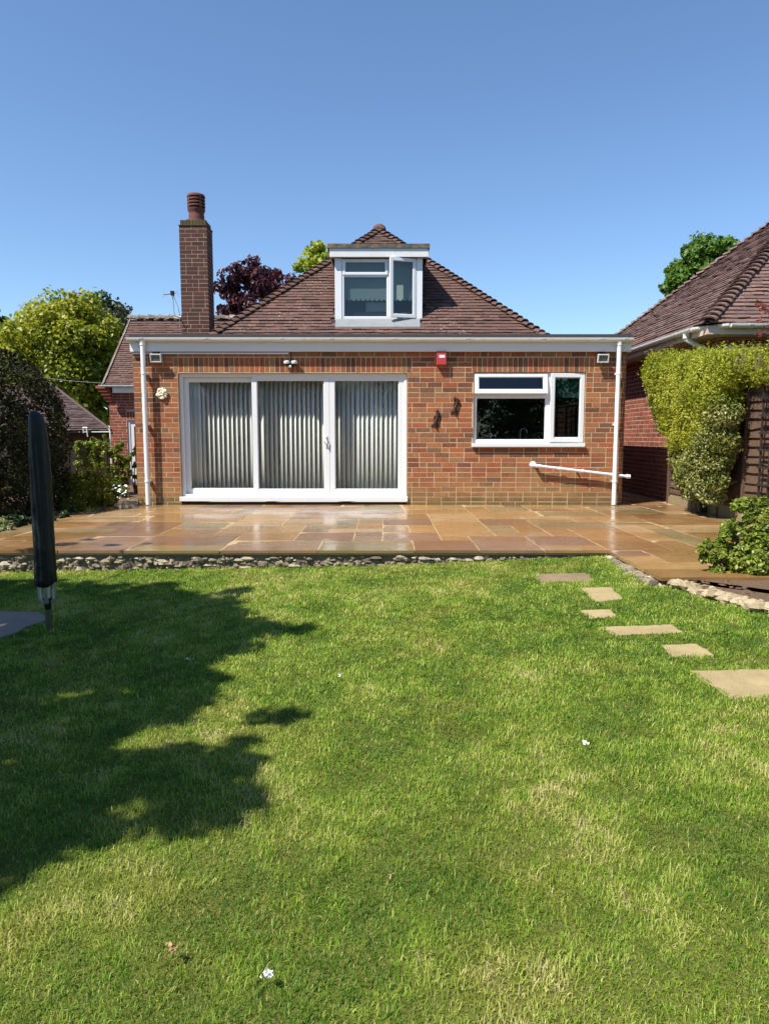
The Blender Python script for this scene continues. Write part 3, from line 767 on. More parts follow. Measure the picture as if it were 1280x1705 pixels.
def slats(name, label, x0, x1, ang, seed, closed=0):
    t = thing(name, label, 'blind', ((x0+x1)/2, YW+.30, 1.95), 'vertical blinds behind the patio doors')
    mb = MB(); g = random.Random(seed); x = x0 + .02; W = .096; k = 0; yb = YW+.30
    while x < x1:
        an = R(ang + g.uniform(-4, 4)); 
        if k < closed: an = R(ang + 22)
        if k < closed: an = R(-14 - 6*k)
        dx, dy = math.cos(an)*W/2, math.sin(an)*W/2; cx_ = x + g.uniform(-.004,.004); vs = []
        for zz in (1.94, 1.0, .09):
            sw = g.uniform(-.0015,.0015)
            for q in range(5):
                f = (q-2)/2; cv = .005*(1-f*f)
                vs.append((cx_+sw+dx*f - math.sin(an)*cv, yb+dy*f + math.cos(an)*-cv, zz))
        fr = [(r*5+q, r*5+q+1, (r+1)*5+q+1, (r+1)*5+q) for r in range(2) for q in range(4)]
        mb.add(vs, fr, g.random())
        mb.tube([(cx_, yb, 1.93), (cx_, yb, 1.97)], .006, 6)
        x += .0715; k += 1
    s_ = mb.build('slats', M['slat'], t, True, fix=False)
    so = s_.modifiers.new('thick', 'SOLIDIFY'); so.thickness = .0012
    mb = MB(); mb.box((x0-.02, yb-.02, 1.965), (x1+.02, yb+.03, 2.0)); mb.build('headrail', M['white'], t)
slats('vertical_blind', 'grey vertical blind behind the left glass panel of the patio door, its end slats closed', dL+.06, c1+.02, -47, 1, 3)
slats('vertical_blind', 'grey vertical blind behind the middle glass panel of the patio door', c1+.05, c2-.02, -49, 2)
slats('vertical_blind', 'grey vertical blind behind the right glass panel, beside the plain brickwork', c2+.03, dR-.05, -46, 3)

# kitchen window
yk = YW + .03
win = MB(); kz0 = P(880, 738, yk).z
frame(win, kL+.006, kR-.004, kz0, kT-.004, yk, yk+.07, .038, .038, .04, .05)
mx0, mx1 = px_x(908, 690, yk), px_x(916, 690, yk); zt = P(850, 655.5, yk).z; zt2 = P(850, 662, yk).z
win.box((mx0, yk+.001, kz0+.05), (mx1, yk+.069, kT-.044)); win.box((kL+.044, yk+.0015, zt2), (mx0, yk+.0685, zt+.012))
bead(win, kL+.043, mx0+.001, kz0+.049, zt2+.001, yk+.012)
win = win.build('window', M['white'], H, bevel=.003)
mb = MB(); mb.box((kL-.022, YW-.055, kz0-.055), (kR+.006, yk+.07, kz0-.002)); mb.build('sill', M['white'], win, bevel=.006)
mb = MB(); mb.box((kL+.04, yk+.03, kz0+.045), (mx0+.004, yk+.036, zt2+.004)); mb.build('pane', M['glassdark'], win)
def sash(x0, x1, z0_, z1, y, fw, name, hinge, ang):
    """opening light; hinge 'top' or 'right', swung outward by ang"""
    if hinge == 'top': Mx = Matrix.Translation((0, y, z1)) @ Matrix.Rotation(-ang, 4, 'X') @ Matrix.Translation((0, -y, -z1))
    else: Mx = Matrix.Translation((x1, y, 0)) @ Matrix.Rotation(ang, 4, 'Z') @ Matrix.Translation((-x1, -y, 0))
    mb = MB(); frame(mb, x0, x1, z0_, z1, y-.012, y+.045, fw, Mx=Mx); bead(mb, x0+fw-.001, x1-fw+.001, z0_+fw-.001, z1-fw+.001, y-.002, Mx)
    o = mb.build(name, M['white'], win_cur, bevel=.003)
    g_ = MB(); g_.box((x0+fw-.004, y+.012, z0_+fw-.004), (x1-fw+.004, y+.018, z1-fw+.004), .5, Mx); g_.build('pane', M['glassdark'], win_cur)
win_cur = win
sash(kL+.012, mx0+.012, zt-.005, kT-.012, yk-.004, .058, 'fanlight', 'top', R(11))
sash(mx1-.012, kR-.012, kz0+.022, kT-.014, yk-.004, .06, 'casement', 'right', R(3))
mb = MB(); mb.box((mx1+.0, yk+.075, P(940, 660, yk).z), (kR-.03, yk+.082, kT-.03)); mb.box((mx1+.0, yk+.073, P(940, 660, yk).z-.012), (kR-.03, yk+.084, P(940, 660, yk).z+.006))
o = mb.build('roller_blind', M['greenblind']); tag(o, 'green roller blind half drawn behind the right kitchen casement', 'blind')
mb = MB(); mb.box((kL-.4, YW+.215, kB-.03), (kR+.3, YW+.8, kB+.008)); o = mb.build('worktop', M['worktop']); tag(o, 'dark kitchen worktop just inside the kitchen window', 'worktop')
zt0 = kB + .009; yt = YW + .27
tx = px_x(866, 720, yt); t = thing('kitchen_tap', 'chrome swan neck tap with two levers behind the kitchen window', 'tap', (tx, yt, zt0))
mb = MB(); mb.lathe((tx,yt,zt0), [(.03,0),(.028,.03),(.02,.035)], 14); mb.tube([(tx,yt,zt0+.02),(tx,yt,zt0+.22),(tx+.02,yt,zt0+.262),(tx+.055,yt,zt0+.275),(tx+.09,yt,zt0+.255),(tx+.105,yt,zt0+.2)], .011, 10); mb.build('spout', M['steel'], t, True)
for sx in (-.075, .06):
    mb = MB(); mb.tube([(tx+sx,yt,zt0+.0),(tx+sx,yt,zt0+.06)], .014, 10); mb.tube([(tx+sx,yt,zt0+.055),(tx+sx*1.5,yt-.02,zt0+.07)], .006, 8); mb.build('tap_lever', M['steel'], t, True)
bx = px_x(817, 730, yt); t = thing('soap_bottle', 'clear pump soap bottle standing inside the kitchen window', 'bottle', (bx, yt, zt0))
mb = MB(); mb.lathe((bx,yt,zt0), [(.028,0),(.031,.01),(.031,.09),(.026,.115),(.012,.13),(.012,.14)], 16); mb.build('body', M['bottle'], t, True)
mb = MB(); mb.lathe((bx,yt,zt0+.14), [(.014,0),(.014,.02),(.005,.022),(.005,.05)], 12); mb.box((bx-.03,yt-.006,zt0+.188),(bx+.01,yt+.006,zt0+.2)); mb.build('pump', M['white'], t)

# main hip roof -------------------------------------------------------------
RX = -.12; SL = .8935; zR, yR = 2.34, 12.49           # eaves
HW = 3.53; apex = Vector((RX, yR+HW, zR+HW*SL)); nrm = math.hypot(1, SL)
DY0 = 13.41 - .21; DX0, DX1 = P(557, 540, 13.41).x, P(703, 540, 13.41).x   # the tiles stop round the dormer
mt, un, hp = MB(), MB(), MB()
Ls = HW*nrm
tile_plane(mt, (RX-HW, yR, zR), (1,0,0), (0,1/nrm,SL/nrm), lambda s: (s/nrm, 2*HW-s/nrm), Ls, seed=2, under=un, skip=lambda q: DX0 < q.x < DX1 and DY0 < q.y < DY0+1.6)
RB = 21.0                                             # ridge runs back to here
tile_plane(mt, (RX-HW, yR, zR), (0,1,0), (1/nrm,0,SL/nrm), lambda s: (s/nrm, RB-yR), Ls, seed=3, under=un)
tile_plane(mt, (RX+HW, RB, zR), (0,-1,0), (-1/nrm,0,SL/nrm), lambda s: (0, RB-yR-s/nrm), Ls, seed=4, under=un)
for c in (-1, 1): bonnets(hp, (RX+c*HW, yR, zR+.03), (apex.x, apex.y, apex.z+.02), seed=5+c)
# apex cap and ridge
hp.rock((apex.x, apex.y+.02, apex.z+.04), (.13,.14,.10), .3, 9)
bonnets(hp, (RX, apex.y+.1, apex.z+.05), (RX, RB, apex.z+.05), .3, .13, .1, 8)
un.add([(RX-HW, RB, zR), (RX+HW, RB, zR), (RX, RB, apex.z)], [(0,1,2)])
roof = mt.build('roof', M['tile'], H, fix=False); un.build('underlay', M['rubber'], roof, fix=False); hp.build('hip_tiles', M['tile'], roof, True)
# left wing: tiled roof, wall, door
yw = 19.0
ev = P(170, 641, yw); rg = P(215, 533, 21.6)
wx0 = min(ev.x, rg.x) if False else (ev.x+rg.x)/2
rise = rg.z - ev.z; run = 21.6 - yw; wl_ = math.hypot(rise, run)
mt, un, hp = MB(), MB(), MB()
tile_plane(mt, (ev.x, yw, ev.z), (1,0,0), (0, run/wl_, rise/wl_), lambda s: (0 + (rg.x-ev.x)*s/wl_, 6.6), wl_, seed=12, under=un)
un.add([(ev.x, yw, ev.z), (rg.x, 21.6, rg.z), (rg.x, 24.2, ev.z)], [(0,1,2)]); un.add([(rg.x,21.6,rg.z),(1,21.6,rg.z),(1,24.2,ev.z),(rg.x,24.2,ev.z)], [(0,1,2,3)])
bonnets(hp, (rg.x, 21.6, rg.z+.05), (-1, 21.6, rg.z+.05), .3, .13, .11, 8)
hp.add([Vector((ev.x-.02, yw-.03, ev.z)), Vector((ev.x+.06, yw-.03, ev.z+.06)), Vector((rg.x+.06, 21.6, rg.z+.06)), Vector((rg.x-.02, 21.6, rg.z))], [(0,1,2,3)])
wr = mt.build('roof', M['tile'], H, fix=False); wr['label'] = 'lower tiled roof over the left wing'; un.build('underlay', M['rubber'], wr, fix=False); hp.build('ridge_tiles', M['tile_moss'], wr, True)
mb = MB(); gutter(mb, (ev.x-.06, yw-.05, ev.z+.0), (-3.6, yw-.05, ev.z), .055); mb.box((P(187,650,yw).x, yw+.01, ev.z-.2), (-3.6, yw+.03, ev.z-.02)); mb.box((P(187,650,yw).x, yw+.03, ev.z-.2), (-3.6, yw+.25, ev.z-.18))
mb.build('gutter', M['white_old'], H)
wxl = P(183.5, 720, yw+.25).x; ywl = yw + .25
sdl, sdr = P(213.5, 760, ywl).x, P(213.5, 760, ywl).x + .85; sdt = P(215, 699, ywl).z
mbk, mmo = MB(), MB()
brick_plane(mbk, mmo, (wxl, ywl, 0), (1,0,0), (0,-1,0), 3.6, -.5, ev.z-.03, holes=[(sdl-wxl, sdr-wxl, -.6, sdt)], soldiers=[(sdl-wxl, sdr-wxl+.1, sdt+.01, sdt+.225)], seed=21)
brick_plane(mbk, mmo, (wxl, 24, 0), (0,-1,0), (-1,0,0), 24-ywl, -.5, ev.z+.1, seed=22, inset=(0,.102))
w2 = mbk.build('wall', M['brick2'], H); w2['label'] = 'brick wall of the left wing'; mmo.build('mortar', M['mortar2'], w2)
mb = MB()                                             # corbelled brick end under the verge
for k in range(5): mb.box((wxl-.055*(k+1), ywl-.04-.03*k, ev.z-.42+.085*k), (wxl+.1, ywl+.28, ev.z-.345+.085*k), random.random())
mb.build('corbel', M['brick2'], w2)
sdoor = MB(); frame(sdoor, sdl+.005, sdr-.005, -.42, sdt-.005, ywl+.03, ywl+.1, .06); sdoor.box((sdl+.065, ywl+.05, -.36), (sdl+.17, ywl+.09, sdt-.065)); sdoor.box((sdl+.17, ywl+.0505, -.36), (sdr-.065, ywl+.0895, .35))
sdoor.box((sdl+.17, ywl+.0505, sdt-.18), (sdr-.065, ywl+.0895, sdt-.066))
sd_o = sdoor.build('side_door', M['white'], H, bevel=.004)
mb = MB(); mb.box((sdl+.17, ywl+.065, .35), (sdr-.065, ywl+.072, sdt-.18)); mb.build('pane', M['glassdark'], sd_o)
mb = MB(); mb.box((sdl+.10, ywl+.04, .5), (sdl+.135, ywl+.05, .7)); mb.tube([(sdl+.118,ywl+.04,.63),(sdl+.118,ywl+.0,.63),(sdl+.2,ywl+.0,.63)], .01, 8); mb.build('handle', M['steel'], sd_o)
mb = MB(); mb.box((wxl+.05, ywl+.12, -.5), (-3.9, ywl+.2, ev.z)); mb.build('interior', M['wallin'], H)

# chimney
yc = 13.6; c0, c1_ = P(300.5, 460, yc).x, P(346.2, 460, yc).x; ct = P(322, 375, yc).z; cdp = .42
mbk, mmo = MB(), MB()
for (o_, u_, n_, wd, sd_) in (((c0,yc,0),(1,0,0),(0,-1,0),c1_-c0,31), ((c1_,yc,0),(0,1,0),(1,0,0),cdp,32), ((c1_,yc+cdp,0),(-1,0,0),(0,1,0),c1_-c0,33), ((c0,yc+cdp,0),(0,-1,0),(-1,0,0),cdp,34)):
    brick_plane(mbk, mmo, o_, u_, n_, wd, 2.3, ct, seed=sd_, inset=(.102,.102) if wd == cdp else (0,0))
mmo.box((c0+.11, yc+.11, 2.3), (c1_-.11, yc+cdp-.11, ct))
chim = mbk.build('chimney', M['chimbrick'], H); mmo.build('mortar', M['mortarchim'], chim)
mb = MB(); g = random.Random(4); n_ = 8; st = (c1_-c0-.03)/n_; tz = P(322, 365.5, yc).z
for i in range(n_): mb.box((c0+.015+i*st+.005, yc+.01, ct+.012), (c0+.015+(i+1)*st-.005, yc+.2, tz), g.random()*.5); mb.box((c0+.015+i*st+.005, yc+cdp-.2, ct+.012), (c0+.015+(i+1)*st-.005, yc+cdp-.01, tz), g.random()*.5)
mb.box((c0-.012, yc-.015, ct), (c1_+.012, yc+cdp+.015, ct+.011), .2); mb.box((c0+.022, yc+.016, ct+.0115), (c1_-.022, yc+cdp-.016, tz-.006), .1)
mb.build('coping', brick_mat('mossy_brick', [(0,(.075,.06,.03)),(.5,(.10,.085,.04)),(1,(.085,.05,.035))], False), chim)
pc = ((c0+c1_)/2 + .02, yc+cdp/2, tz); ph = P(322, 322, yc+cdp/2).z - tz
pot = MB(); pot.lathe(pc, [(.20,-.0),(.19,.04),(.145,.045),(.142,ph*.26),(.135,ph*.30),(.142,ph*.34),(.145,ph*.36),(.16,ph*.42),(.162,ph*.47)], 24)
pot.lathe(pc, [(.10,ph*.47),(.10,ph*.88)], 16, .0)
for zq in (.54, .65, .76): pot.lathe(pc, [(.105,ph*(zq+.03)),(.162,ph*(zq-.012)),(.165,ph*(zq+.02)),(.162,ph*(zq+.048)),(.105,ph*(zq+.055))], 24)
pot.lathe(pc, [(.165,ph*.86),(.168,ph*.90),(.155,ph*.95),(.11,ph*.985),(.02,ph*1.0)], 24)
for k in range(4):
    an = math.pi/4 + k*math.pi/2; pot.tube([(pc[0]+.145*math.cos(an), pc[1]+.145*math.sin(an), pc[2]+ph*.46), (pc[0]+.145*math.cos(an), pc[1]+.145*math.sin(an), pc[2]+ph*.88)], .022, 8)
pot.build('chimney_pot', M['terracotta'], chim, True)
# flashing round the chimney foot
mb = MB(); mb.box((c0-.03, yc-.03, zE-.02), (c1_+.03, yc+cdp+.03, zE+.05)); mb.build('flashing', M['lead'], chim)

# dormer
yd = 13.42
da, db = P(557.5, 500, yd).x, P(703, 500, yd).x; dz0, dz1 = P(630, 533.5, yd).z, P(630, 413, yd-.1).z
fz0 = P(630, 427, yd-.1).z
dorm = MB()
wx0_, wx1_ = P(569, 500, yd).x, P(693.5, 500, yd).x
dorm.box((da, yd, dz0), (wx0_, yd+.06, fz0)); dorm.box((wx1_, yd, dz0), (db, yd+.06, fz0)); dorm.box((wx0_, yd+.075, dz0-.02), (wx1_, yd+.085, dz0+.02)); dorm.box((wx0_-.02, yd+.055, dz0-.02), (wx0_+.01, yd+.088, fz0-.02)); dorm.box((wx1_-.01, yd+.055, dz0-.02), (wx1_+.02, yd+.088, fz0-.02))
dorm = dorm.build('dormer', M['white'], H, bevel=.003)
for xx, sgn in ((da, 1), (db, -1)):                   # tile hung cheeks
    mb = MB()
    poly = [(xx+sgn*.004, yd+.06, dz0-.1), (xx+sgn*.004, yd+.06, fz0), (xx+sgn*.004, yd+1.75, fz0), (xx+sgn*.004, yd+1.75, fz0-.1)]
    mb.prism(poly, (sgn*.05, 0, 0)); mb.build('cheek', M['tile'], dorm)
mb = MB(); mb.box((P(548.5,420,yd-.1).x, yd-.10, fz0), (P(713,420,yd-.1).x, yd-.075, dz1)); 
for xx, e in ((P(548.5,420,yd-.1).x, 1), (P(713,420,yd-.1).x, -1)): mb.box((min(xx, xx+e*.02), yd-.073, fz0+.002), (max(xx, xx+e*.02), yd+1.6, dz1-.002))
mb.build('fascia', M['white_old'], dorm)
mb = MB(); mb.box((P(549,420,yd-.1).x+.02, yd-.073, fz0+.006), (P(713,420,yd-.1).x-.02, yd+.06, fz0+.02)); mb.build('soffit', M['beige'], dorm)
mb = MB(); zt_ = P(630, 405, yd-.13).z; xl_, xr_ = P(545,410,yd-.12).x, P(715.5,410,yd-.12).x
mb.box((xl_, yd-.125, dz1+.002), (xr_, yd-.10, zt_)); mb.box((xl_, yd-.10, dz1+.003), (xr_, yd+2.0, zt_-.01)); mb.build('flat_roof', M['feltmoss'], dorm)
mb = MB(); mb.box((P(560,538,yd).x, yd-.05, dz0-.085), (P(697,538,yd).x, yd-.02, dz0-.03)); mb.box((P(562,538,yd).x, yd-.019, dz0-.05), (P(695,538,yd).x, yd+.03, dz0-.002))
rz = lambda y: zR + SL*(y-yR)                         # the roof plane
xa0, xa1 = P(559,540,yd).x, P(698.5,540,yd).x
mb.prism([(xa0, yd-.02, rz(yd-.02)+.012), (xa0, yd-.02, rz(yd-.02)+.034), (xa0, yd-.225, rz(yd-.225)+.05), (xa0, yd-.225, rz(yd-.225)+.03)], (xa1-xa0, 0, 0))
mb.build('apron', M['lead'], dorm)
fr = MB(); yf = yd+.012
frame(fr, wx0_+.003, wx1_-.003, dz0+.01, fz0-.012, yf, yf+.06, .035, .035, .03, .06)
xm0, xm1 = P(644.5, 480, yf).x, P(648.5, 480, yf).x; ztr = P(600, 458, yf).z
fr.box((xm0, yf+.0012, dz0+.07), (xm1+.02, yf+.0588, fz0-.042)); fr.box((wx0_+.038, yf+.0015, ztr-.022), (xm0, yf+.0585, ztr+.022))
bead(fr, wx0_+.037, xm0+.001, dz0+.069, ztr-.021, yf+.012)
fr = fr.build('window', M['white'], dorm, bevel=.003)
mb = MB(); mb.box((wx0_+.034, yf+.026, dz0+.066), (xm0+.004, yf+.032, ztr-.018)); mb.build('pane', M['glassdark'], dorm)
mb = MB(); frame(mb, wx0_+.02, xm0+.012, ztr+.008, fz0-.02, yf-.014, yf+.04, .042); bead(mb, wx0_+.061, xm0-.029, ztr+.049, fz0-.061, yf-.004); mb.build('fanlight', M['white'], dorm, bevel=.003)
mb = MB(); mb.box((wx0_+.058, yf+.012, ztr+.046), (xm0-.026, yf+.018, fz0-.058)); mb.build('pane', M['glassdark'], dorm)
win_cur = dorm
sash(xm0+.03, wx1_-.012, dz0+.045, fz0-.012, yf-.006, .055, 'casement', 'right', R(17))
mb = MB(); room(mb, (da+.06, yd+.09, dz0-.02), (db-.06, yd+1.9, fz0-.0)); mb.build('interior', M['wallin'], dorm)
zbl = P(600, 497, yd+.11).z
mb = MB(); mb.box((wx0_-.0, yd+.10, zbl), (wx1_+.0, yd+.106, fz0-.02)); n_ = 16
for i in range(n_):
    xx = wx0_ + (wx1_-wx0_)*(i+.5)/n_; mb.tube([(xx, yd+.0995, zbl), (xx, yd+.1065, zbl)], (wx1_-wx0_)/n_*.48, 12)
o = mb.build('roller_blind', M['whiteblind']); tag(o, 'pale scalloped roller blind half drawn in the dormer window', 'blind')
mb = MB(); bl = P(609, 503, yd+.2).x; br = P(652, 503, yd+.2).x
zb_ = P(610,503,yd+.2).z; frame(mb, bl, br, dz0-.015, zb_, yd+.2, yd+.225, .02); mb.box((bl+.02, yd+.21, dz0+.005), (br-.02, yd+.22, zb_-.02))
o = mb.build('white_board', M['slat']); tag(o, 'pale framed board standing inside the dormer window', 'board')

# ================================================================== THINGS FIXED TO THE REAR WALL
def floodlight(px, py, label):
    c = P(px, py, YW-.10); t = thing('floodlight', label, 'floodlight', (c.x, YW, c.z), 'floodlights under the fascia')
    Mx = Matrix.Translation(c) @ Matrix.Rotation(R(14), 4, 'X')
    mb = MB(); frame(mb, -.082, .082, -.062, .062, -.02, .02, .016, Mx=Mx); mb.box((-.07,.02,-.05),(.07,.055,.05), .5, Mx); mb.box((-.066,-.004,-.046),(.066,.0195,.046), .5, Mx); mb.build('body', M['grey_metal'], t, bevel=.003)
    mb = MB(); mb.box((-.064,-.0095,-.044),(.064,-.0045,.044), .5, Mx); mb.build('lens', M['lampglass'], t)
    mb = MB(); mb.box((-.045, .0, .064), (.045, .02, .078), .5, Mx); mb.tube([(c.x, c.y+.01, c.z+.07), (c.x, c.y+.05, c.z+.09), (c.x, YW+.01, c.z+.08)], .014, 8); mb.box((c.x-.04, YW-.035, c.z+.06),(c.x+.04, YW+.005, c.z+.105)); mb.build('bracket', M['black'], t)
floodlight(259.5, 596, 'small square floodlight beside the downpipe above the patio door end')
floodlight(1004, 596.5, 'small square floodlight beside the downpipe right of the kitchen window')
c = P(484, 603, YW-.06); t = thing('security_light', 'twin headed black and white security light above the patio door', 'security light', (c.x, YW, c.z))
for sx in (-1, 1):
    mb = MB(); mb.lathe((c.x+sx*.055, c.y-.01, c.z-.015), [(.022,-.01),(.044,-.006),(.05,.012),(.045,.032),(.02,.04)], 16); mb.build('lamp_head', M['white_old'], t, True)
mb = MB(); mb.box((c.x-.045, c.y+.02, c.z-.06), (c.x+.045, YW+.004, c.z+.03)); mb.box((c.x-.012,c.y-.03,c.z-.05),(c.x+.012,c.y+.02,c.z+.035)); mb.box((c.x-.085,c.y-.02,c.z-.045),(c.x+.085,c.y+.02,c.z-.028)); mb.tube([(c.x,c.y+.03,c.z+.03),(c.x,c.y+.03,zF+.03)], .008, 8); mb.build('body', M['black'], t, bevel=.004)
mb = MB(); mb.lathe((c.x-.005, c.y-.02, c.z-.085), [(.012,0),(.022,.01),(.022,.03),(.014,.04)], 14); mb.build('sensor', M['white_old'], t, True)
a, b = P(727, 584.5, YW-.08), P(743, 607, YW-.08)
t = thing('alarm_box', 'red burglar alarm box with a white label under the fascia', 'alarm', ((a.x+b.x)/2, YW, b.z))
mb = MB(); mb.prism([(a.x,YW-.085,b.z),(b.x,YW-.085,b.z),(b.x,YW-.085,a.z),(a.x,YW-.085,a.z)], (0,.09,0)); mb.box((a.x-.006,YW-.02,b.z-.006),(b.x+.006,YW+.004,a.z+.006)); mb.build('case', M['red_box'], t, bevel=.006)
mb = MB(); q0, q1 = P(731,590.5,YW-.088), P(740.5,595.5,YW-.088); mb.box((q0.x,YW-.0885,q1.z),(q1.x,YW-.0862,q0.z)); mb.build('label_plate', M['white'], t)
def lizard(pxs, label):
    """cast iron lizard: curling body, four legs, tail"""
    pts = [P(x, y, YW-.018) for x, y in pxs]; base = pts[len(pts)//2]
    t = thing('lizard_ornament', label, 'wall ornament', (base.x, YW, base.z), 'lizard ornaments on the brickwork')
    mb = MB(); n = len(pts); rr = [.012,.02,.023,.021,.024,.026,.02,.014,.009,.004]
    rr = (rr + [.004]*n)[:n]; mb.tube(pts, rr, 8)
    for i, sd_ in ((3,-1),(3,1),(6,-1),(6,1)):
        p = pts[min(i, n-2)]; mb.tube([p, p+Vector((sd_*.036,0,.01)), p+Vector((sd_*.048,.01,-.028)), p+Vector((sd_*.058,.012,-.034))], [.012,.010,.008,.005], 6)
    mb.tube([base, base+Vector((0,.03,0))], .008, 6)
    mb.build('body', M['iron'], t, True)
lizard([(725,686),(728,682.5),(729,687),(728,693),(726.5,698),(725,703),(724,707),(726,712),(727.5,714)], 'dark iron lizard ornament lower on the wall, nearer the patio door')
lizard([(756,667),(757,662),(761,664),(761,671),(758.5,676),(757,681),(756.5,685),(759,690),(760,693)], 'dark iron lizard ornament higher on the wall, nearer the kitchen window')
c = P(269, 655, YW-.03); t = thing('flower_plaque', 'cream flower shaped plaque on the brickwork left of the patio door', 'wall ornament', (c.x, YW, c.z))
mb = MB()
for k in range(9):
    an = 2*math.pi*k/9; mb.rock((c.x+.06*math.cos(an), YW-.02-.012*(k%2), c.z+.06*math.sin(an)), (.03,.018,.03), .5, 40+k)
for k in range(5):
    an = 2*math.pi*k/5+.4; mb.rock((c.x+.022*math.cos(an), YW-.04, c.z+.022*math.sin(an)), (.018,.016,.018), .5, 60+k)
mb.rock((c.x, YW-.02, c.z), (.05,.025,.05), .5, 77); mb.build('petals', M['plaque'], t, True)
mb = MB(); mb.tube([(c.x-.03,YW-.02,c.z+.04),(c.x-.015,YW-.015,c.z+.085),(c.x+.015,YW-.015,c.z+.085),(c.x+.03,YW-.02,c.z+.04)], .003, 6); mb.build('hanger', M['iron'], t)
# TV aerial strapped to the chimney
a = P(301, 527, yc+.1); m_ = P(290, 526, yc+.1); tp = P(287, 487, yc+.1)
t = thing('tv_aerial', 'small television aerial on a cranked mast beside the brick chimney', 'aerial', a)
mb = MB(); mb.tube([a+Vector((.03,0,0)), P(295,526.5,yc+.1), P(290,522,yc+.1), P(289,515,yc+.1), tp], .011, 8); mb.build('mast', M['alu'], t, True)
mb = MB(); b0, b1 = P(272, 490.5, yc-.25), P(296, 487.5, yc+.5)
mb.tube([b0, b1], .008, 8)
for k in range(7):
    p = b0.lerp(b1, k/11); hh = .05 - .003*k; mb.tube([p+Vector((.025,0,hh)), p+Vector((-.025,0,-hh))], .003, 6)
for e in (-1, 1):
    for k in range(2): mb.tube([b1+Vector((-.05,.04,e*(.03+.03*k))), b1+Vector((.05,-.04,e*(.03+.03*k)))], .003, 6)
mb.build('antenna', M['alu'], t)
mb = MB(); mb.box((tp.x-.03,tp.y-.03,tp.z-.05),(tp.x+.03,tp.y+.03,tp.z+.03)); mb.build('clamp', M['black'], t)
mb = MB(); mb.tube([tp, P(292,500,yc+.1), P(297,512,yc+.1), P(299.5,526,yc+.1), P(299.5,548,yc+.1)], .006, 6); mb.build('lead', M['wire'], t)

# ================================================================== NEIGHBOURS
NX, NY, NZ, NS, NB = 4.25, 9.58, 2.52, .84, 16.4      # eave corner, slope and back of the house on the right
N = thing('neighbour_house', 'brick house on the right with a big plum tiled hip roof behind the hedge', 'house', (NX+.35, NY+.37, 0))
wxn, wyn = NX+.35, NY+.37
mbk, mmo = MB(), MB()
brick_plane(mbk, mmo, (wxn, NB-.4, 0), (0,-1,0), (-1,0,0), NB-.4-wyn, -.1, NZ-.12, seed=41, inset=(0,.102))
brick_plane(mbk, mmo, (wxn, wyn, 0), (1,0,0), (0,-1,0), 4.0, -.1, NZ-.12, seed=42)
mmo.box((wxn+.1, wyn+.1, -.1), (wxn+6.4, NB-.4, NZ-.13))
nw = mbk.build('wall', M['brick2'], N); mmo.build('mortar', M['mortar2'], nw)
mt, un, hp = MB(), MB(), MB(); nn_ = math.hypot(1, NS); hd = (NB-NY)/2; Ls = hd*nn_
tile_plane(mt, (NX, NB, NZ), (0,-1,0), (1/nn_,0,NS/nn_), lambda s: (s/nn_, NB-NY-s/nn_), Ls, seed=51, under=un)
tile_plane(mt, (NX, NY, NZ), (1,0,0), (0,1/nn_,NS/nn_), lambda s: (s/nn_, 7.2), Ls, seed=52, under=un)
un.add([(NX,NB,NZ),(NX+7.2,NB,NZ),(NX+7.2,NY+hd,NZ+hd*NS),(NX+hd,NY+hd,NZ+hd*NS)], [(0,1,2,3)])
bonnets(hp, (NX,NY,NZ+.03), (NX+hd,NY+hd,NZ+hd*NS+.02), seed=61); bonnets(hp, (NX,NB,NZ+.03), (NX+hd,NY+hd,NZ+hd*NS+.02), seed=62)
bonnets(hp, (NX+hd,NY+hd,NZ+hd*NS+.04), (NX+7.2,NY+hd,NZ+hd*NS+.04), .3, .13, .1, 63)
nr = mt.build('roof', M['tile2'], N, fix=False); un.build('underlay', M['rubber'], nr, fix=False); hp.build('hip_tiles', M['tile2'], nr, True)
mb = MB(); gutter(mb, (NX-.03, NB, NZ-.005), (NX-.03, NY+.35, NZ-.005), .055, (1.6, 3.2, 4.6, 6)); gutter(mb, (NX-.03, NY+.35, NZ-.005), (NX+.30, NY-.03, NZ-.005), .055, (.2,)); gutter(mb, (NX+.30, NY-.03, NZ-.005), (NX+7, NY-.03, NZ-.005), .055, (.25, .75, 1.8))
mb.build('gutter', M['white_old'], N)
mb = MB(); mb.box((NX+.03, NY+.05, NZ-.13), (NX+.055, NB, NZ-.02)); mb.box((NX+.056, NY+.05, NZ-.13), (NX+7, NY+.075, NZ-.02)); mb.box((NX+.056, NY+.076, NZ-.128), (wxn+.05, NB, NZ-.115)); mb.box((wxn+.051, NY+.076, NZ-.1285), (NX+7, wyn+.05, NZ-.1155)); mb.build('soffit', M['beige'], N)
ya = 10.15; mb = MB(); zt_ = NZ-.05
mb.tube([(NX-.03,ya,zt_),(NX-.03,ya,zt_-.08),(wxn-.07,ya+.02,zt_-.23),(wxn-.07,ya+.02,zt_-.33),(wxn-.07,ya+.02,.2)], .036, 12); mb.tube([(NX-.03,ya,zt_),(NX-.03,ya,zt_-.07)], .045, 12); mb.tube([(wxn-.07,ya+.02,zt_-.24),(wxn-.07,ya+.02,zt_-.30)], .043, 12); mb.build('downpipe', M['white_old'], N, True)
c = P(1216, 582, wyn-.12); t = thing('floodlight', 'grey floodlight on the shaded wall of the right hand house above the hedge', 'floodlight', (c.x, wyn, c.z))
mb = MB(); mb.prism([(c.x-.07,c.y-.06,c.z-.05),(c.x+.07,c.y-.06,c.z-.05),(c.x+.06,c.y-.02,c.z+.05),(c.x-.06,c.y-.02,c.z+.05)], (0,.07,.01)); mb.box((c.x-.02,c.y+.02,c.z-.02),(c.x+.02,wyn+.002,c.z+.02)); mb.build('body', M['grey_metal'], t, bevel=.005)
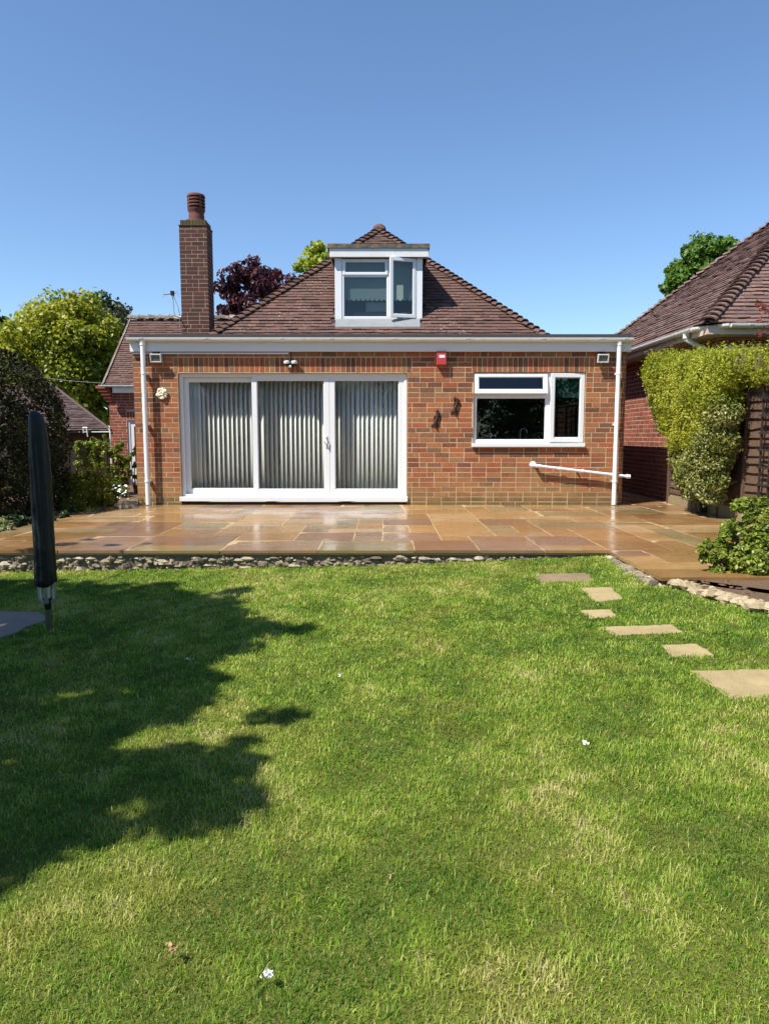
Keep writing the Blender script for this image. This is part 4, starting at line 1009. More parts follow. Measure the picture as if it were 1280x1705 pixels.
mb = MB(); mb.tube([(c.x+.0,wyn-.008,c.z+.02),(c.x,wyn-.008,NZ-.13)], .006, 6); mb.build('cable', M['wire'], t)

# low garage behind the left hedge
t = thing('garage', 'low garage with dark tiled roof between the left hedge and the lime green tree', 'garage', (-7, 16.2, -.9))
yg = 16.2; eg = P(185, 718, yg); eg0 = P(60, 722, yg); s0 = P(183, 697, yg+.6)
pk = P(85, 640, yg+2.6)
mt, un, hp = MB(), MB(), MB(); rise = pk.z-eg.z; run = 2.6; lg = math.hypot(rise, run)
tile_plane(mt, (eg.x, yg, eg.z), (-1,0,0), (0, run/lg, rise/lg), lambda s: ((eg.x-pk.x)*(s/lg)**1.0 if s > .12 else 0, 6), lg, seed=71, under=un)
hp.tube([eg+Vector((0,0,.02)), pk+Vector((0,0,.02))], .035, 8)
un.add([(eg.x, yg, eg.z), pk, (pk.x-5, pk.y, pk.z), (pk.x, pk.y+.02, eg.z), (pk.x-5, yg+5.2, eg.z)], [(0,1,3),(1,2,4,3)])
gr = mt.build('roof', M['tile3'], t, fix=False); un.build('underlay', M['rubber'], gr, fix=False); hp.build('hip_tiles', M['tile3'], gr, True)
mb = MB(); mb.prism([(eg.x-6,yg+.15,-.95),(eg.x-.1,yg+.15,-.95),(pk.x-.1,pk.y,-.95),(eg.x-6,pk.y,-.95)], (0,0,eg.z-.05+.95)); mb.build('wall', M['chimbrick'], t)
mb = MB(); gutter(mb, (eg.x-6, yg-.04, eg.z-.02), (eg.x+.04, yg-.04, eg.z-.02), .05, (4.2,)); mb.build('gutter', M['black'], t)
mb = MB(); q = P(180, 716, yg-.1); mb.tube([q+Vector((.03,0,.04)), q+Vector((.045,0,-.05)), q+Vector((.05,0,-1.6))], .02, 8)
q = P(141, 712, yg-.1); mb.tube([q+Vector((-.04,0,0)), q+Vector((.06,0,0))], .015, 6); mb.tube([q+Vector((-.03,0,0)), q+Vector((-.03,0,-.12))], .012, 6); mb.tube([q+Vector((.04,0,0)), q+Vector((.06,0,-.2))], .012, 6); mb.build('pipe', M['white_old'], t, True)
a, b = P(60, 627, 22), P(182, 638.5, 19.2); mb = MB(); mid = a.lerp(b,.5)-Vector((0,0,.03)); mb.tube([a-Vector((6,0,-.5)), a, mid, b], .005, 5); tag(mb.build('telephone_cable', M['wire']), 'thin overhead cable running from the left wing eaves across the lime green tree', 'cable')

# ================================================================== FENCE, TRELLIS
FX = 4.46
t = thing('timber_fence', 'dark brown wavy lap timber fence on mossy concrete boards at the right', 'fence', (FX, 8.5, 0))
mb = MB(); mb.box((FX-.02, 4.6, -.2), (FX+.03, 11.16, .15)); mb.build('gravel_board', M['concrete'], t, bevel=.006)
for y0_, y1_ in ((9.46, 11.06), (7.52, 9.40), (5.6, 7.46)):
    mb = MB(); g = random.Random(int(y0_*10)); n = 14; hgt = 1.52/n; segs = 24
    for k in range(n):
        zb = .16 + k*hgt; zt_ = zb + hgt*1.25
        ph = g.uniform(0,6); am = g.uniform(.004,.016); kn = g.uniform(y0_+.2, y1_-.2); kd = g.uniform(.0,.025)
        vs = []
        for q in range(segs+1):
            y = y0_+(y1_-y0_)*q/segs; wv = am*math.sin(y*3.1+ph) - kd*math.exp(-((y-kn)/.12)**2)
            for (xx, zz) in ((FX-.028, zb+wv), (FX-.012, zb+wv), (FX+.012, zt_), (FX+.004, zt_)): vs.append((xx, y, zz))
        mb.add(vs, [(4*q+i, 4*q+(i+1)%4, 4*q+4+(i+1)%4, 4*q+4+i) for q in range(segs) for i in range(4)], g.random())
    mb.build('panel', M['fence'], t)
    mb = MB()
    for yy in (y0_+.03, y0_+(y1_-y0_)*.34, y0_+(y1_-y0_)*.66, y1_-.03): mb.box((FX-.05, yy-.02, .16), (FX-.0, yy+.02, 1.70))
    mb.box((FX-.03, y0_, 1.69), (FX+.03, y1_, 1.72)); mb.box((FX-.033, y0_+.003, .1605), (FX-.013, y1_-.003, .195)); mb.build('batten', M['fence'], t)
for yy in (11.11, 9.43, 7.49, 5.55):
    mb = MB(); mb.box((FX-.03, yy-.028, -.3), (FX+.04, yy+.028, 1.76)); mb.build('post', M['fence'], t, bevel=.004)
def trellis(o, u, w_, z0_, z1, step, mt, th=.018, n=None):
    mb = MB(); o = Vector(o); u = Vector(u).normalized(); n = Vector((-u.y, u.x, 0)); Mx = Matrix(((u.x,n.x,0,o.x),(u.y,n.y,0,o.y),(0,0,1,0),(0,0,0,1)))
    k = 0.0
    while k <= w_+.001: mb.box((k-.012, 0, z0_), (k+.012, th, z1), .5, Mx); k += step
    z = z0_ + .03
    while z <= z1: mb.box((-.02, -th, z-.012), (w_+.02, -.0005, z+.012), .5, Mx); z += step
    return mb
t = thing('trellis', 'dark brown square trellis fixed to the right hand fence at the photo edge', 'trellis', (FX-.06, 8.2, .2))
trellis((FX-.09, 8.3, 0), (0,-1,0), 1.7, .25, 1.62, .2, None).build('lattice', M['fence_shade_dark'], t)
t = thing('trellis', 'shaded lattice trellis below the garage roof at the left', 'trellis', (-5.5, 13, 0))
trellis((-6.7, 12.6, 0), (1,.3,0), 1.5, -.3, .86, .13, None).build('lattice', M['fence_shade_dark'], t)
mb = MB(); mb.box((-5.14, 13.05, -.4), (-5.08, 13.11, 1.02)); mb.build('post', M['fence_shade_dark'], t)
mb = MB(); mb.box((-6.78,12.55,-.4),(-6.72,12.61,1.0)); mb.build('post', M['fence_shade_dark'], t)
mb = MB(); mb.box((-7.2, 13.25, -.5), (-5.2, 13.29, .8)); mb.build('backing_boards', M['fence_shade_dark'], t)  # near-black colour carries the shade behind the lattice

# ================================================================== CLOTHES DRYER UNDER ITS COVER
YR = 4.6
bp = G(82, 1045, lawn_z); YR = bp.y
t = thing('rotary_clothes_dryer', 'folded rotary clothes dryer in a tall dark green cover standing on the shaded lawn', 'clothes dryer', bp)
prof = [(51,90,992,.95),(51,91,975,1.0)]
mb = MB(); rows = [(75.5,18.5,972),(75,17.5,940),(73,17,900),(70.5,17,850),(68,16.5,800),(65,16,755),(62.5,15.2,720),(60.5,13.8,700),(58.5,11,690),(57,6.5,685),(56.5,1.5,683)]
n = 64; vs = []; g = random.Random(5); NR = 60
ys = np.array([r_[2] for r_ in rows], float); tt_ = np.linspace(0, 1, NR)
yy_ = ys[0] + (ys[-1]-ys[0])*(1-(1-tt_)**1.0); order = np.argsort(ys)
cxs = np.interp(yy_, ys[order], np.array([r_[0] for r_ in rows])[order]); hws = np.interp(yy_, ys[order], np.array([r_[1] for r_ in rows])[order])
for i in range(NR):
    c = P(cxs[i], yy_[i], YR); r = hws[i]*.93/F*YR; f = i/NR
    for k in range(n):
        an = 2*math.pi*k/n
        fold = .10*abs(math.sin(2.5*an+.8+.35*math.sin(f*5))) + .06*abs(math.sin(5.5*an+f*2.2)) + .03*math.sin(13*an+f*9)
        wr = .035*float(vnoise(np.array([an*1.4]), np.array([f*9]), .35, 21)[0]-.5)*2 + .03*math.sin(f*55+3*math.sin(an*2))*max(0, .25-f)*4*.5
        rr = r*(.93 + fold*min(1, 3*(1-f)+.15) + wr)
        zz = c.z + (.014*math.sin(2*an+1) if i == 0 else 0)
        vs.append((c.x+rr*math.cos(an), c.y+rr*math.sin(an), zz))
fs = [(i*n+k, i*n+(k+1)%n, (i+1)*n+(k+1)%n, (i+1)*n+k) for i in range(NR-1) for k in range(n)] + [tuple((NR-1)*n+k for k in range(n))]
mb.add(vs, fs); cv = mb.build('cover', M['cover'], t, True); so = cv.modifiers.new('thick','SOLIDIFY'); so.thickness = .003
c = P(75.3, 966, YR); r = 18.6*.98/F*YR; mb = MB(); mb.tube([c+Vector((r*math.cos(q*math.pi/12), r*math.sin(q*math.pi/12), .004*math.sin(q))) for q in range(25)], .004, 6, cap=False); mb.build('drawstring', M['black'], t, True)
mb = MB(); a, b = P(81, 965, YR-.055), P(93, 968, YR-.03); tp = P(73,700,YR-.05); 
mb.tube([P(x_, y_, YR-.066) for x_, y_ in ((86,955),(81.5,890),(78,820),(74,750),(71,712))], [.0045]*5, 6); mb.build('zip_seam', M['cover'], t, True)
for k in range(4):
    an = math.pi*2*k/4+.3; c0_ = P(77, 960, YR); c1q = P(79, 1000, YR)
    mb = MB(); mb.tube([c0_+Vector((.045*math.cos(an),.045*math.sin(an),.05)), c1q+Vector((.045*math.cos(an),.045*math.sin(an),.02)), c1q+Vector((.02*math.cos(an),.02*math.sin(an),-.01))], .0125, 8); mb.build('arm', M['alu'], t, True)
mb = MB(); mb.tube([P(79,958,YR), P(79.5,1001,YR)], .018, 10); mb.build('pole', M['alu'], t, True)
mb = MB(); mb.tube([P(79,996,YR), P(79.7,1003,YR), P(80,1014,YR), P(80,1016,YR)], [.03,.022,.02,.012], 12); mb.build('collar', M['black'], t, True)
mb = MB(); mb.tube([P(80,1012,YR), bp+Vector((0,0,-.1))], .019, 10); mb.build('ground_tube', simple('dull_green_tube', (.10,.11,.07), .5, .4), t, True)

# ================================================================== PLANTS
def mass_points(blobs, n, fuzz=.10, seed=1, updir=.5, thick=.3):
    """leaf points in the outer layer of one joined mass of round lumps, with short shoots standing out of it"""
    g = np.random.default_rng(seed); C = np.array([b[0] for b in blobs]); Rr = np.array([b[1] for b in blobs])
    pr = (Rr**2).sum(1) if Rr.ndim > 1 else Rr**2; pr = pr/pr.sum(); rm = Rr if Rr.ndim == 1 else Rr.mean(1)
    k = g.choice(len(C), n*2, p=pr); d = g.normal(size=(n*2,3)); d /= np.linalg.norm(d,axis=1,keepdims=True)
    rad = 1 + .06*g.normal(size=n*2) - thick*g.random(n*2)**1.5
    p = C[k] + d*(rad*rm[k])[:,None]
    dist = np.linalg.norm(p[:,None,:] - C[None], axis=2)/rm[None]; dist[np.arange(n*2), k] = 9
    ok = dist.min(1) > .80; p, d = p[ok][:n], d[ok][:n]
    m = len(p)//9; i = g.integers(0, len(p), m)             # shoots
    sd_ = d[i]*.6 + g.normal(size=(m,3))*.35 + np.array([0,0,.7]); sd_ /= np.linalg.norm(sd_,axis=1,keepdims=True)
    L = fuzz*g.uniform(.3,1.2,m); f = g.random((m,5)); q = (p[i][:,None,:] + sd_[:,None,:]*(L[:,None]*f)[:,:,None] + g.normal(size=(m,5,3))*.008).reshape(-1,3)
    P_ = np.concatenate([p, q]); D_ = np.concatenate([d, np.repeat(d[i], 5, 0)])
    nn = D_*.55 + g.normal(size=P_.shape)*.75 + np.array([0,0,updir]); nn /= np.linalg.norm(nn,axis=1,keepdims=True)
    t = vnoise(P_[:,0]+P_[:,1]*.7, P_[:,2], .16, 31) - .5
    return P_, nn, t
def shrub(name, label, blobs, mat, per, leaf, Y, cat='shrub', stem=None, group=None, depth=1.0, shell=.45, aspect=.55, jit=.12, mats=None, stems=4, updir=.35):
    """blobs: (px, py, radius in px, dY) -> leaf clumps at their own depth"""
    cs, rs, ns = [], [], []
    for (px, py, r, dy) in blobs:
        c = P(px, py, Y+dy); rad = r/F*(Y+dy); cs.append(np.array(c)); rs.append((rad, rad*depth, rad)); ns.append(int(per*max(.15,(r/40)**2)))
    base = Vector(stem) if stem is not None else Vector((cs[0][0], cs[0][1], 0))
    t = thing(name, label, cat, base, group)
    # break each blob into small clumps
    C2, R2, K2 = [], [], []
    g = np.random.default_rng(int(abs(base.x)*1000) + len(blobs))
    for c, r, k in zip(cs, rs, ns):
        m = max(5, int(16*(r[0]/.25)**1.3)); m = min(m, 40)
        for _ in range(m):
            d = g.normal(size=3); d /= np.linalg.norm(d); C2.append(c + d*np.array(r)*(.2+.85*g.random()**.8)); R2.append(np.array(r)*g.uniform(.14,.46)*np.array([1,1,g.uniform(.8,1.6)])); K2.append(max(6, k//m))
    p, nn, cv = clump_points(C2, R2, K2, shell*.3, updir)
    leaf_mesh('foliage', p, nn, leaf, M[mat], t, aspect, rng.random(len(p))*.8+.1+cv)
    mb = MB(); gg = random.Random(3)
    for k in range(stems):
        e = Vector(cs[gg.randrange(len(cs))]) + Vector((gg.uniform(-.05,.05), 0, gg.uniform(-.05,.1)))
        b0 = base + Vector((gg.uniform(-.05,.05), gg.uniform(-.05,.05), -.05)); m1 = b0.lerp(e,.45) + Vector((gg.uniform(-.06,.06), 0, .05))
        mb.tube([b0, m1, e], [.016,.011,.004], 6)
    mb.build('stem', M['bark'], t, True)
    return t, cs, rs

# right hand variegated hedge growing over the fence
Yh = 10.1
def hy(px, X=4.17): return min(10.45, X*F/(px-CXP)) - Yh
top = [(px, py, r, hy(px, 4.17 if px < 1215 else 4.52)+dy) for px, py, r, dy in ((1098,622,22,.0),(1108,642,30,0),(1128,622,28,0),(1150,612,26,0),(1150,640,34,0),(1180,610,26,.1),(1180,640,36,0),(1208,608,26,.2),(1215,630,32,.1),(1245,606,22,.0),(1250,616,22,0),(1278,602,24,0),(1285,612,24,0),(1310,606,28,0),(1262,610,24,0),(1230,610,26,0),(1270,616,18,0),
       *[(1095+18*k,607,19,.05) for k in range(12)],*[(1092+20*k,625,20,.02) for k in range(11)],(1118,672,28,0),(1140,672,34,0),(1165,672,40,0),(1195,668,36,0),(1215,660,26,0),(1130,705,28,0),(1160,705,36,-.05),(1190,705,32,0),(1140,735,26,-.05),(1165,735,28,-.08))]
low = [(px, py, r, hy(px)+dy) for px, py, r, dy in ((1097,668,16,.1),(1102,690,14,.1),(1105,712,10,.1),(1205,690,28,0),(1190,735,32,-.05),(1205,735,22,0),(1140,765,24,0),(1165,770,30,-.1),(1190,770,26,-.05),(1200,760,18,0),(1148,795,24,0),(1172,800,28,-.1),(1192,800,20,-.05),(1160,818,18,0),(1182,822,18,-.05),(1145,812,12,0),(1192,832,10,0))]
t = thing('hedge', 'yellow green variegated hedge trained up and over the right hand fence', 'hedge', P(1163,845,9.75))
bl = [(np.array(P(px, py, Yh+dy)), r/F*(Yh+dy)*1.02) for px, py, r, dy in top]
p, nn, cv = mass_points(bl, 52000, .11, 5, .55)
leaf_mesh('foliage', p, nn, .034, M['lf_varieg'], t, .42, rng.random(len(p))*.7+.15+cv*.5)
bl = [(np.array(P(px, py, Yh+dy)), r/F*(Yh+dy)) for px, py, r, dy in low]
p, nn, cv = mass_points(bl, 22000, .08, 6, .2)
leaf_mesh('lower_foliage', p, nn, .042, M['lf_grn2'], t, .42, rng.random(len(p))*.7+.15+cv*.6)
mb = MB(); gg = random.Random(2)
for k in range(9):
    b0 = P(1152+k*2.6, 846, 9.75+gg.uniform(-.06,.06)); e = P(1146+k*5+gg.uniform(-8,8), 770, 9.7+gg.uniform(-.1,.1)); mb.tube([b0+Vector((0,0,-.05)), b0.lerp(e,.4)+Vector((gg.uniform(-.03,.03),0,0)), e], [.03,.024,.012], 7)
mb.build('trunk', M['bark'], t, True)
mb = MB()
for k in range(34):                                   # stray shoots above the hedge
    px = gg.uniform(1085, 1275); yy = 590 - gg.uniform(-8, 4); dh = Yh+hy(px); b0 = P(px, yy+22, dh); e = P(px+gg.uniform(-14,14), yy-gg.uniform(4,18), dh+gg.uniform(-.2,.2)); mb.tube([b0, b0.lerp(e,.6)+Vector((0,0,.01)), e], [.0035,.003,.0015], 5)
mb.build('shoots', M['bark'], t, True)['kind'] = 'stuff'

shrub('shrub', 'glossy bright green shrub with reddish tips in the bed at the right', [(1245,862,34,.1),(1275,850,30,.2),(1225,890,30,0),(1262,895,44,0),(1195,918,24,-.1),(1225,930,36,-.1),(1262,935,42,-.1),(1295,920,46,0),(1178,925,17,-.15),(1190,945,14,-.15),(1300,870,40,.1),(1250,838,12,.1),(1205,905,16,0)],
      'lf_bush', 3300, .04, 5.55, 'shrub', (2.85, 5.5, -.05), depth=.9, stems=9, aspect=.62, updir=.5)
# left hand hedge
g2 = np.random.default_rng(15); hb = Vector((-5.75, 9.7, 0)); bl = []
for k in range(420):
    d = g2.normal(size=3); d /= np.linalg.norm(d)
    if d[2] < -.75: d[2] = -d[2]
    s_ = np.sign(d)*np.abs(d)**.62; s_ /= max(1e-6, (np.abs(s_)**3.0).sum()**(1/3.0))
    bl.append((np.array([-6.15, 9.75, .58]) + s_*np.array([1.62, 1.15, 1.66])*(.84+.06*g2.random()), g2.uniform(.22,.34)))
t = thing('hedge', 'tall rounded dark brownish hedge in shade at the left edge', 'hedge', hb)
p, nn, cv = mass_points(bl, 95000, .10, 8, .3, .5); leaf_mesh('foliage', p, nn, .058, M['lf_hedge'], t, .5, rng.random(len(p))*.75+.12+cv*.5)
mb = MB()
for k in range(6): mb.tube([hb+Vector((random.uniform(-.3,.3), random.uniform(-.3,.3), -.1)), hb+Vector((random.uniform(-.8,.8), random.uniform(-.8,.8), 1.5))], [.05,.02], 7)
mb.build('trunk', M['bark'], t, True)

shrub('shrub', 'low golden green shrub between the dark hedge and the left edge of the paving', [(128,815,28,0),(152,808,28,.1),(175,820,26,.2),(140,838,28,-.2),(168,842,24,-.1),(118,845,24,-.3),(188,830,14,.3)], 'lf_gold', 6500, .036, 10.5, 'shrub', (-4.55, 10.5, -.03), stems=5)
t, _, _ = shrub('shrub', 'small leafy shrub with white flowers at the foot of the left wing wall', [(192,815,14,0),(203,822,13,.1),(180,808,12,.2),(200,806,10,.2)], 'lf_mid', 5000, .045, 12.4, 'shrub', (-4.6, 12.4, -.05), stems=4)
pp = [P(random.uniform(183,213), random.uniform(800,835), 12.2+random.uniform(-.1,.2)) for _ in range(34)]
fl_ = leaf_mesh('flowers', np.array([list(q) for q in pp]), np.tile(np.array([0,-.6,.8]), (34,1)), .05, M['petal'], t, .9); fl_['kind'] = 'stuff'
shrub('climbing_plant', 'leafy climber spilling over the top of the shaded trellis', [(150,742,18,0),(165,736,14,.05),(140,752,16,0),(165,760,18,0),(128,742,10,-.1),(155,775,14,0),(170,780,14,0),(135,770,12,0)], 'lf_bush', 4200, .05, 12.75, 'climber', (-5.3, 12.8, -.1), stems=5, depth=.6)
shrub('tall_plant', 'tall large leaved plant standing in front of the left wing wall', [(195,760,16,0),(205,775,14,0),(190,785,16,.1),(208,790,12,0),(200,745,8,0),(212,765,8,0),(198,800,12,0)], 'lf_bush', 2400, .075, 13.2, 'plant', (-4.95, 13.2, -.1), stems=5, aspect=.5, depth=.7)
shrub('climbing_plant', 'thin leafy stem growing up beside the white side door', [(224,755,6,0),(226,745,5,0),(225,775,5,0),(226,795,6,0),(225,810,5,0)], 'lf_mid', 2600, .04, 13.4, 'climber', (P(225,830,13.4).x, 13.4, -.1), stems=4, depth=.6)
shrub('low_plant', 'small plant with pale cream green leaves at the left edge of the paving', [(8,876,10,0),(2,870,9,.05),(14,882,7,-.05),(-8,876,12,0)], 'lf_pale', 3600, .065, 7.9, 'plant', (-4.35, 7.9, -.03), stems=4, aspect=.4, updir=.7)
shrub('low_plant', 'low dark green ground plant under the tall dark hedge', [(30,872,14,.2),(45,868,12,.3),(20,862,12,.3),(75,868,16,.5),(100,862,14,.9),(110,850,14,1.2)], 'lf_dark', 4000, .045, 8.2, 'plant', (-4.6, 8.4, -.03), stems=4)
# red leaved sprays at the right edge
t = thing('acer', 'red leaved maple spray reaching in at the right edge above the hedge', 'tree', (5.0, 8.3, -.1))
mb = MB(); b0 = Vector((5.0, 8.3, -.1)); fk = Vector((5.0, 8.3, 1.9)); mb.tube([b0, Vector((5.02,8.32,1)), fk], [.05,.04,.028], 8); C2 = []
for k in range(12):
    e = P(random.uniform(1255, 1350), random.uniform(500, 565), 8.3+random.uniform(-.2,.2)); mb.tube([fk, fk.lerp(e,.6)+Vector((0,0,.08)), e], [.012,.007,.003], 5); C2 += [np.array(fk.lerp(e, f)) for f in (.75,.9,1.0)]
mb.build('trunk', M['bark'], t, True)
p, nn, cv = clump_points(C2, [.05]*len(C2), [9]*len(C2), .3, .2); leaf_mesh('crown', p, nn, .05, M['lf_red'], t, .35)

# trees behind the houses
def btree(label, px, py, rx, ry, Y, mat, n, rc, per, leaf, seed, dy=1.0, inner=.35, **kw):
    c = P(px, py, Y); k = Y/F
    return tree('tree', label, c, (rx*k, rx*k*dy, ry*k), -.95, mat, n, rc*k, per, leaf, seed, 'trees behind the houses', inner=inner, **kw)
btree('lime green maple in full sun filling the gap at the left', 95, 610, 102, 92, 27, 'lf_lime', 190, 24, 210, .16, 21, aspect=.75)
btree('dark green domed tree top showing behind the lime green maple', 140, 545, 62, 46, 44, 'lf_dark', 80, 15, 180, .26, 22)
btree('thin grey green tree between the lime maple and the left wing ridge', 205, 550, 36, 42, 40, 'lf_grey', 42, 9, 60, .2, 23, nb=12)
btree('grey green tree cut off by the left edge of the photo', -22, 545, 34, 34, 40, 'lf_grey', 50, 10, 110, .22, 24)
btree('dark copper purple tree behind the brick chimney and hip roof', 422, 502, 66, 62, 24, 'lf_purple', 120, 11, 60, .155, 25, aspect=.8, nb=10, inner=.25)
btree('yellow green tree top behind the left hip just beside the dormer', 540, 455, 46, 44, 26, 'lf_yellow', 60, 11, 70, .16, 26, aspect=.75)
btree('bright green tree rising behind the plum tiled neighbour roof', 1168, 468, 60, 66, 27, 'lf_mid', 120, 13, 110, .18, 27, aspect=.7)
# garden trees left of and behind the viewpoint: they shade the lawn and show in the glass
gtr = 'garden trees round the lawn'
OUT = [(-500,975),(0,962),(150,968),(230,975),(300,968),(310,975),(240,990),(300,985),(345,985),(425,978),(434,990),(395,998),(400,1012),(440,1036),(516,1042),(508,1055),(440,1060),(450,1070),(420,1092),(350,1098),(330,1110),(360,1122),(390,1137),(370,1147),(345,1167),(310,1185),(400,1188),(494,1189),(484,1202),(380,1204),(250,1204),(190,1225),(150,1260),(180,1263),(250,1250),(330,1248),(360,1242),(375,1226),(408,1231),(402,1244),(474,1252),(445,1268),(402,1277),(474,1310),(454,1327),(412,1337),(385,1364),(330,1374),(270,1362),(200,1385),(150,1395),(100,1430),(40,1460),(0,1485),(-300,1600),(-500,1500)]
def in_out(px, py):
    c = False
    for i in range(len(OUT)):
        a, b = OUT[i], OUT[(i+1) % len(OUT)]
        if (a[1] > py) != (b[1] > py) and px < (b[0]-a[0])*(py-a[1])/(b[1]-a[1]+1e-9)+a[0]: c = not c
    return c
cs_, rs_, ks_ = [], [], []; g2 = np.random.default_rng(77)
def lump(q, rad):
    h = 3.5 + g2.uniform(-.4, .5); c = Vector(q) - SUN*(h/(-SUN.z))
    cs_.append(np.array(c)); rs_.append(rad); ks_.append(int(max(10, 34*(rad/.08)**1.7)))
n_ = 0
while n_ < 880:
    x, y = g2.uniform(-3.6, -.25), g2.uniform(1.7, 6.3); z = float(lawn_z(x, y)); zc = z - CAMZ
    d = y*CP - zc*SP; px, py = CXP + x/d*F, CYP - (y*SP + zc*CP)/d*F
    if in_out(px, py):
        deep = all(in_out(px+ox, py+oy) for ox, oy in ((40,0),(-40,0),(0,14),(0,-14)))
        lump((x, y, z), g2.uniform(.11,.2) if deep else g2.uniform(.05,.11)); n_ += 1
for (px, py, r) in ((110,906,22),(185,908,14),(245,905,9),(150,898,12),(60,915,26)): lump(G(px, py, 0.0), r/F*6.8)
bt = Vector((-4.55, 1.9, -.3)); t = thing('tree', 'dense green garden tree left of the lawn whose crown shades the grass', 'tree', bt, gtr)
p, nn, cv = clump_points(cs_, rs_, ks_, .1, .3); leaf_mesh('crown', p, nn, .075, M['lf_dark'], t, .6, rng.random(len(p))*.75+.12+cv)
mb = MB(); fk = Vector((-4.4, 2.2, 1.7)); mb.tube([bt, bt.lerp(fk,.5)+Vector((.05,0,0)), fk], [.16,.13,.10], 9)
for k in range(0, len(cs_), 9):
    e = Vector(cs_[k]); mb.tube([fk, fk.lerp(e,.5)+Vector((0,0,.12)), e], [.05,.028,.008], 6)
mb.build('trunk', M['bark'], t, True)
tree('tree', 'tall dark garden tree far left that keeps the hedge in shade', (-10.6, 6.0, 5.4), (2.3, 2.2, 2.6), -.5, 'lf_dark', 90, .6, 220, .14, 33, gtr, inner=.2)
tree('tree', 'broad green tree at the bottom of the garden behind the viewpoint', (3.5, -9, 3.2), (3.2, 2.2, 3.0), -.5, 'lf_mid', 90, .7, 150, .2, 34, gtr, inner=.2)
tree('tree', 'dark green tree at the bottom of the garden behind the viewpoint', (-3.2, -10, 3.4), (3.4, 2.2, 3.2), -.5, 'lf_dark', 90, .7, 150, .2, 35, gtr, inner=.2)
tree('tree', 'mid green tree right of and behind the viewpoint', (8.5, -7, 3.0), (2.6, 2.4, 2.8), -.5, 'lf_mid', 70, .7, 150, .2, 36, gtr, inner=.2)

t = thing('hedge', 'tall dark boundary hedge at the bottom of the garden behind the viewpoint', 'hedge', (0, -6.6, -.35))
C2, R2, K2 = [], [], []
for k in range(420):
    C2.append(np.array([rng.uniform(-9, 9), -6.6 + rng.uniform(-.45,.45), rng.uniform(-.3, 2.5)])); R2.append(rng.uniform(.3,.55)); K2.append(75)
p, nn, cv = clump_points(C2, R2, K2, .2, .3); leaf_mesh('foliage', p, nn, .14, M['lf_dark'], t, .6, rng.random(len(p))*.8+.1+cv)
mb = MB()
for k in range(18): mb.tube([(-8.5+k, -6.6, -.5), (-8.5+k+.1, -6.6, 1.6)], [.05,.02], 6)
mb.build('trunk', M['bark'], t, True); t.children[-1]['kind'] = 'stuff'

# ================================================================== LITTER ON THE LAWN
def scrap(name, px, py, label, cat, m, size, n, seed):
    c = G(px, py, lawn_z); g = np.random.default_rng(seed); p = np.array(c) + np.array([0,0,.035]) + g.normal(size=(n,3))*size*np.array([.45,.35,.22]); nn = g.normal(size=(n,3))*.6+np.array([0,-.2,.8]); nn /= np.linalg.norm(nn,axis=1,keepdims=True)
    tag(leaf_mesh(name, p, nn, size*.9, M[m], None, .7, bend=.5), label, cat)
scrap('feather', 446, 1644, 'fluffy white feather tuft, largest of the white scraps on the near grass', 'feather', 'petal', .011, 60, 1)
scrap('dried_leaf', 290, 1603, 'curled tan dried leaf on the near grass', 'leaf', 'deadleaf', .02, 14, 2)
scrap('petal', 314, 1107, 'small white petal in the tree shadow on the lawn', 'petal', 'petal', .018, 5, 3)
scrap('petal', 565, 1136, 'small white petal on the sunlit lawn just right of the shadow edge', 'petal', 'petal', .016, 5, 4)
scrap('petal', 974, 1251, 'small white petal on the sunlit lawn below the stepping stones', 'petal', 'petal', .014, 5, 5)
scrap('dried_leaf', 648, 1480, 'tiny reddish brown dried leaf in the middle of the near grass', 'leaf', 'deadleaf', .012, 5, 6)

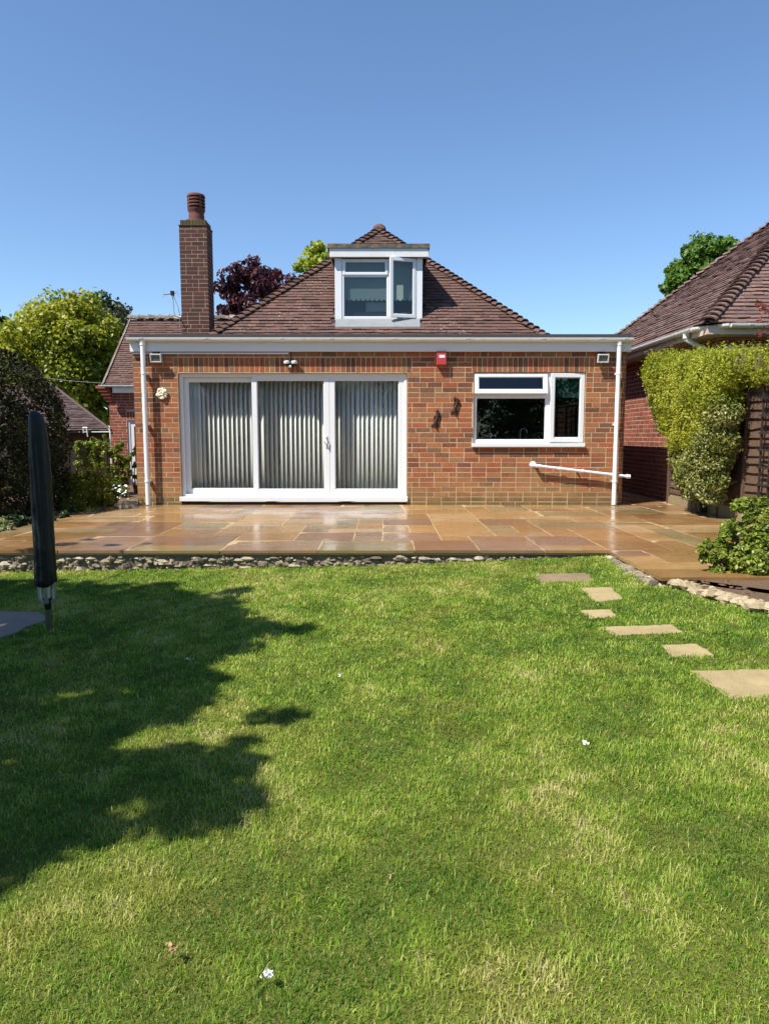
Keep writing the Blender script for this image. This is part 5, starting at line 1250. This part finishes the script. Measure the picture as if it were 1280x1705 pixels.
# ================================================================== GRASS
def grass():
    Xs, Ys = [], []
    for y0_, y1_, den in ((1.30,2.0,34000),(2.0,2.7,27000),(2.7,3.5,21000),(3.5,4.6,16000),(4.6,5.6,13000),(5.6,6.52,12000)):
        xa = max(-4.25, -.60*y1_-1.1); xb = min(4.4, .60*y1_+1.1); n = int((xb-xa)*(y1_-y0_)*den)
        Xs.append(rng.uniform(xa, xb, n)); Ys.append(rng.uniform(y0_, y1_, n))
    x = np.concatenate(Xs); y = np.concatenate(Ys)
    keep = (y < PY0+.03) & ~((x > PX1+.02) & (y > PYB+.02))
    for k in range(len(EL_)-1):                       # behind the stone edging there is soil
        a, b = EL_[k], EL_[k+1]; s_ = (b.x-a.x)*(y-a.y) - (b.y-a.y)*(x-a.x)
        keep &= ~((x > a.x) & (x <= b.x) & (s_ > .02))
    for q in STONES:
        ins = np.ones(len(x), bool); ar = sum(q[i][0]*q[(i+1)%len(q)][1]-q[(i+1)%len(q)][0]*q[i][1] for i in range(len(q)))
        if len(q) == 4:
            for i in range(4):
                a, b = q[i], q[(i+1)%4]; L = math.hypot(b[0]-a[0], b[1]-a[1]); ins &= ((b[0]-a[0])*(y-a[1]) - (b[1]-a[1])*(x-a[0]))*(1 if ar > 0 else -1)/L > .034*(vnoise(x, y, .045, 3)-.25)
        else:
            ins = np.zeros(len(x), bool)
            for i in range(len(q)):
                a, b = q[i], q[(i+1)%len(q)]; c = ((a[1] > y) != (b[1] > y)) & (x < (b[0]-a[0])*(y-a[1])/(b[1]-a[1]+1e-9)+a[0]); ins ^= c
        keep &= ~ins
    x, y = x[keep], y[keep]; n = len(x)
    tuft = vnoise(x, y, .11, 1); big = vnoise(x, y, .9, 2); mid = vnoise(x, y, .35, 4); clump = vnoise(x, y, .055, 6)
    z = lawn_z(x, y) - .012
    h = (.011 + .017*rng.random(n)**1.3)*np.where(rng.random(n) < .05, 1.5, 1)*(.65 + .8*tuft)*(1 + .15*(big-.5))
    wd = (.0006 + .0011*rng.random(n)**1.5)*np.clip(y/2.2, .9, 2.1)
    az = rng.uniform(0, 2*np.pi, n)*.85 + 2*np.pi*vnoise(x, y, .10, 9)*1.2
    lean = rng.uniform(.2, 1.55, n)
    dx, dy = np.cos(az), np.sin(az); sx, sy = -dy, dx
    sp = rng.uniform(-.5,.5,n); sx = sx + dx*sp; sy = sy + dy*sp
    P0 = np.stack([x, y, z], 1); d = np.stack([dx, dy, np.zeros(n)], 1); s_ = np.stack([sx, sy, np.zeros(n)], 1)*wd[:,None]; up = np.array([0,0,1.0])
    m1 = P0 + d*(h*.30*np.sin(lean))[:,None] + up*(h*.62*np.cos(lean*.6))[:,None]
    tp = P0 + d*(h*.95*np.sin(lean))[:,None] + up*(h*1.02*np.cos(lean))[:,None]
    V = np.stack([P0-s_, P0+s_, m1+s_*.8, m1-s_*.8, tp], 1).reshape(-1,3); i = np.arange(n)*5
    fl = np.concatenate([np.stack([i,i+1,i+2,i+3],1), np.stack([i+3,i+2,i+4],1)], 1).ravel()
    st = (np.arange(n)[:,None]*7 + np.array([0,4])).ravel()
    r = np.clip(.45 + .5*(clump-.5) + .6*(mid-.5) + .4*(tuft-.5) + .19*rng.normal(size=n), 0, 1)
    r = np.where(rng.random(n) < .045, rng.uniform(.85,1,n), r)
    fine = vnoise(x, y, .13, 12); dry = np.clip(-.08 + .25*(big-.5) + 1.0*(vnoise(x, y, .42, 14)-.5) + .9*(fine-.5) + .10*rng.normal(size=n) + np.where((np.abs(y-6.3) < .3) & (x > -1.5), .22, 0), 0, .85)
    o = fast_mesh('grass', V, fl, st, None, {'rnd': np.repeat(r,2), 'dry': np.repeat(dry,2)}, M['grass'])
    struct(o, 'stuff', 'short mown lawn grass, deep green to straw coloured in patches', 'grass')
grass()
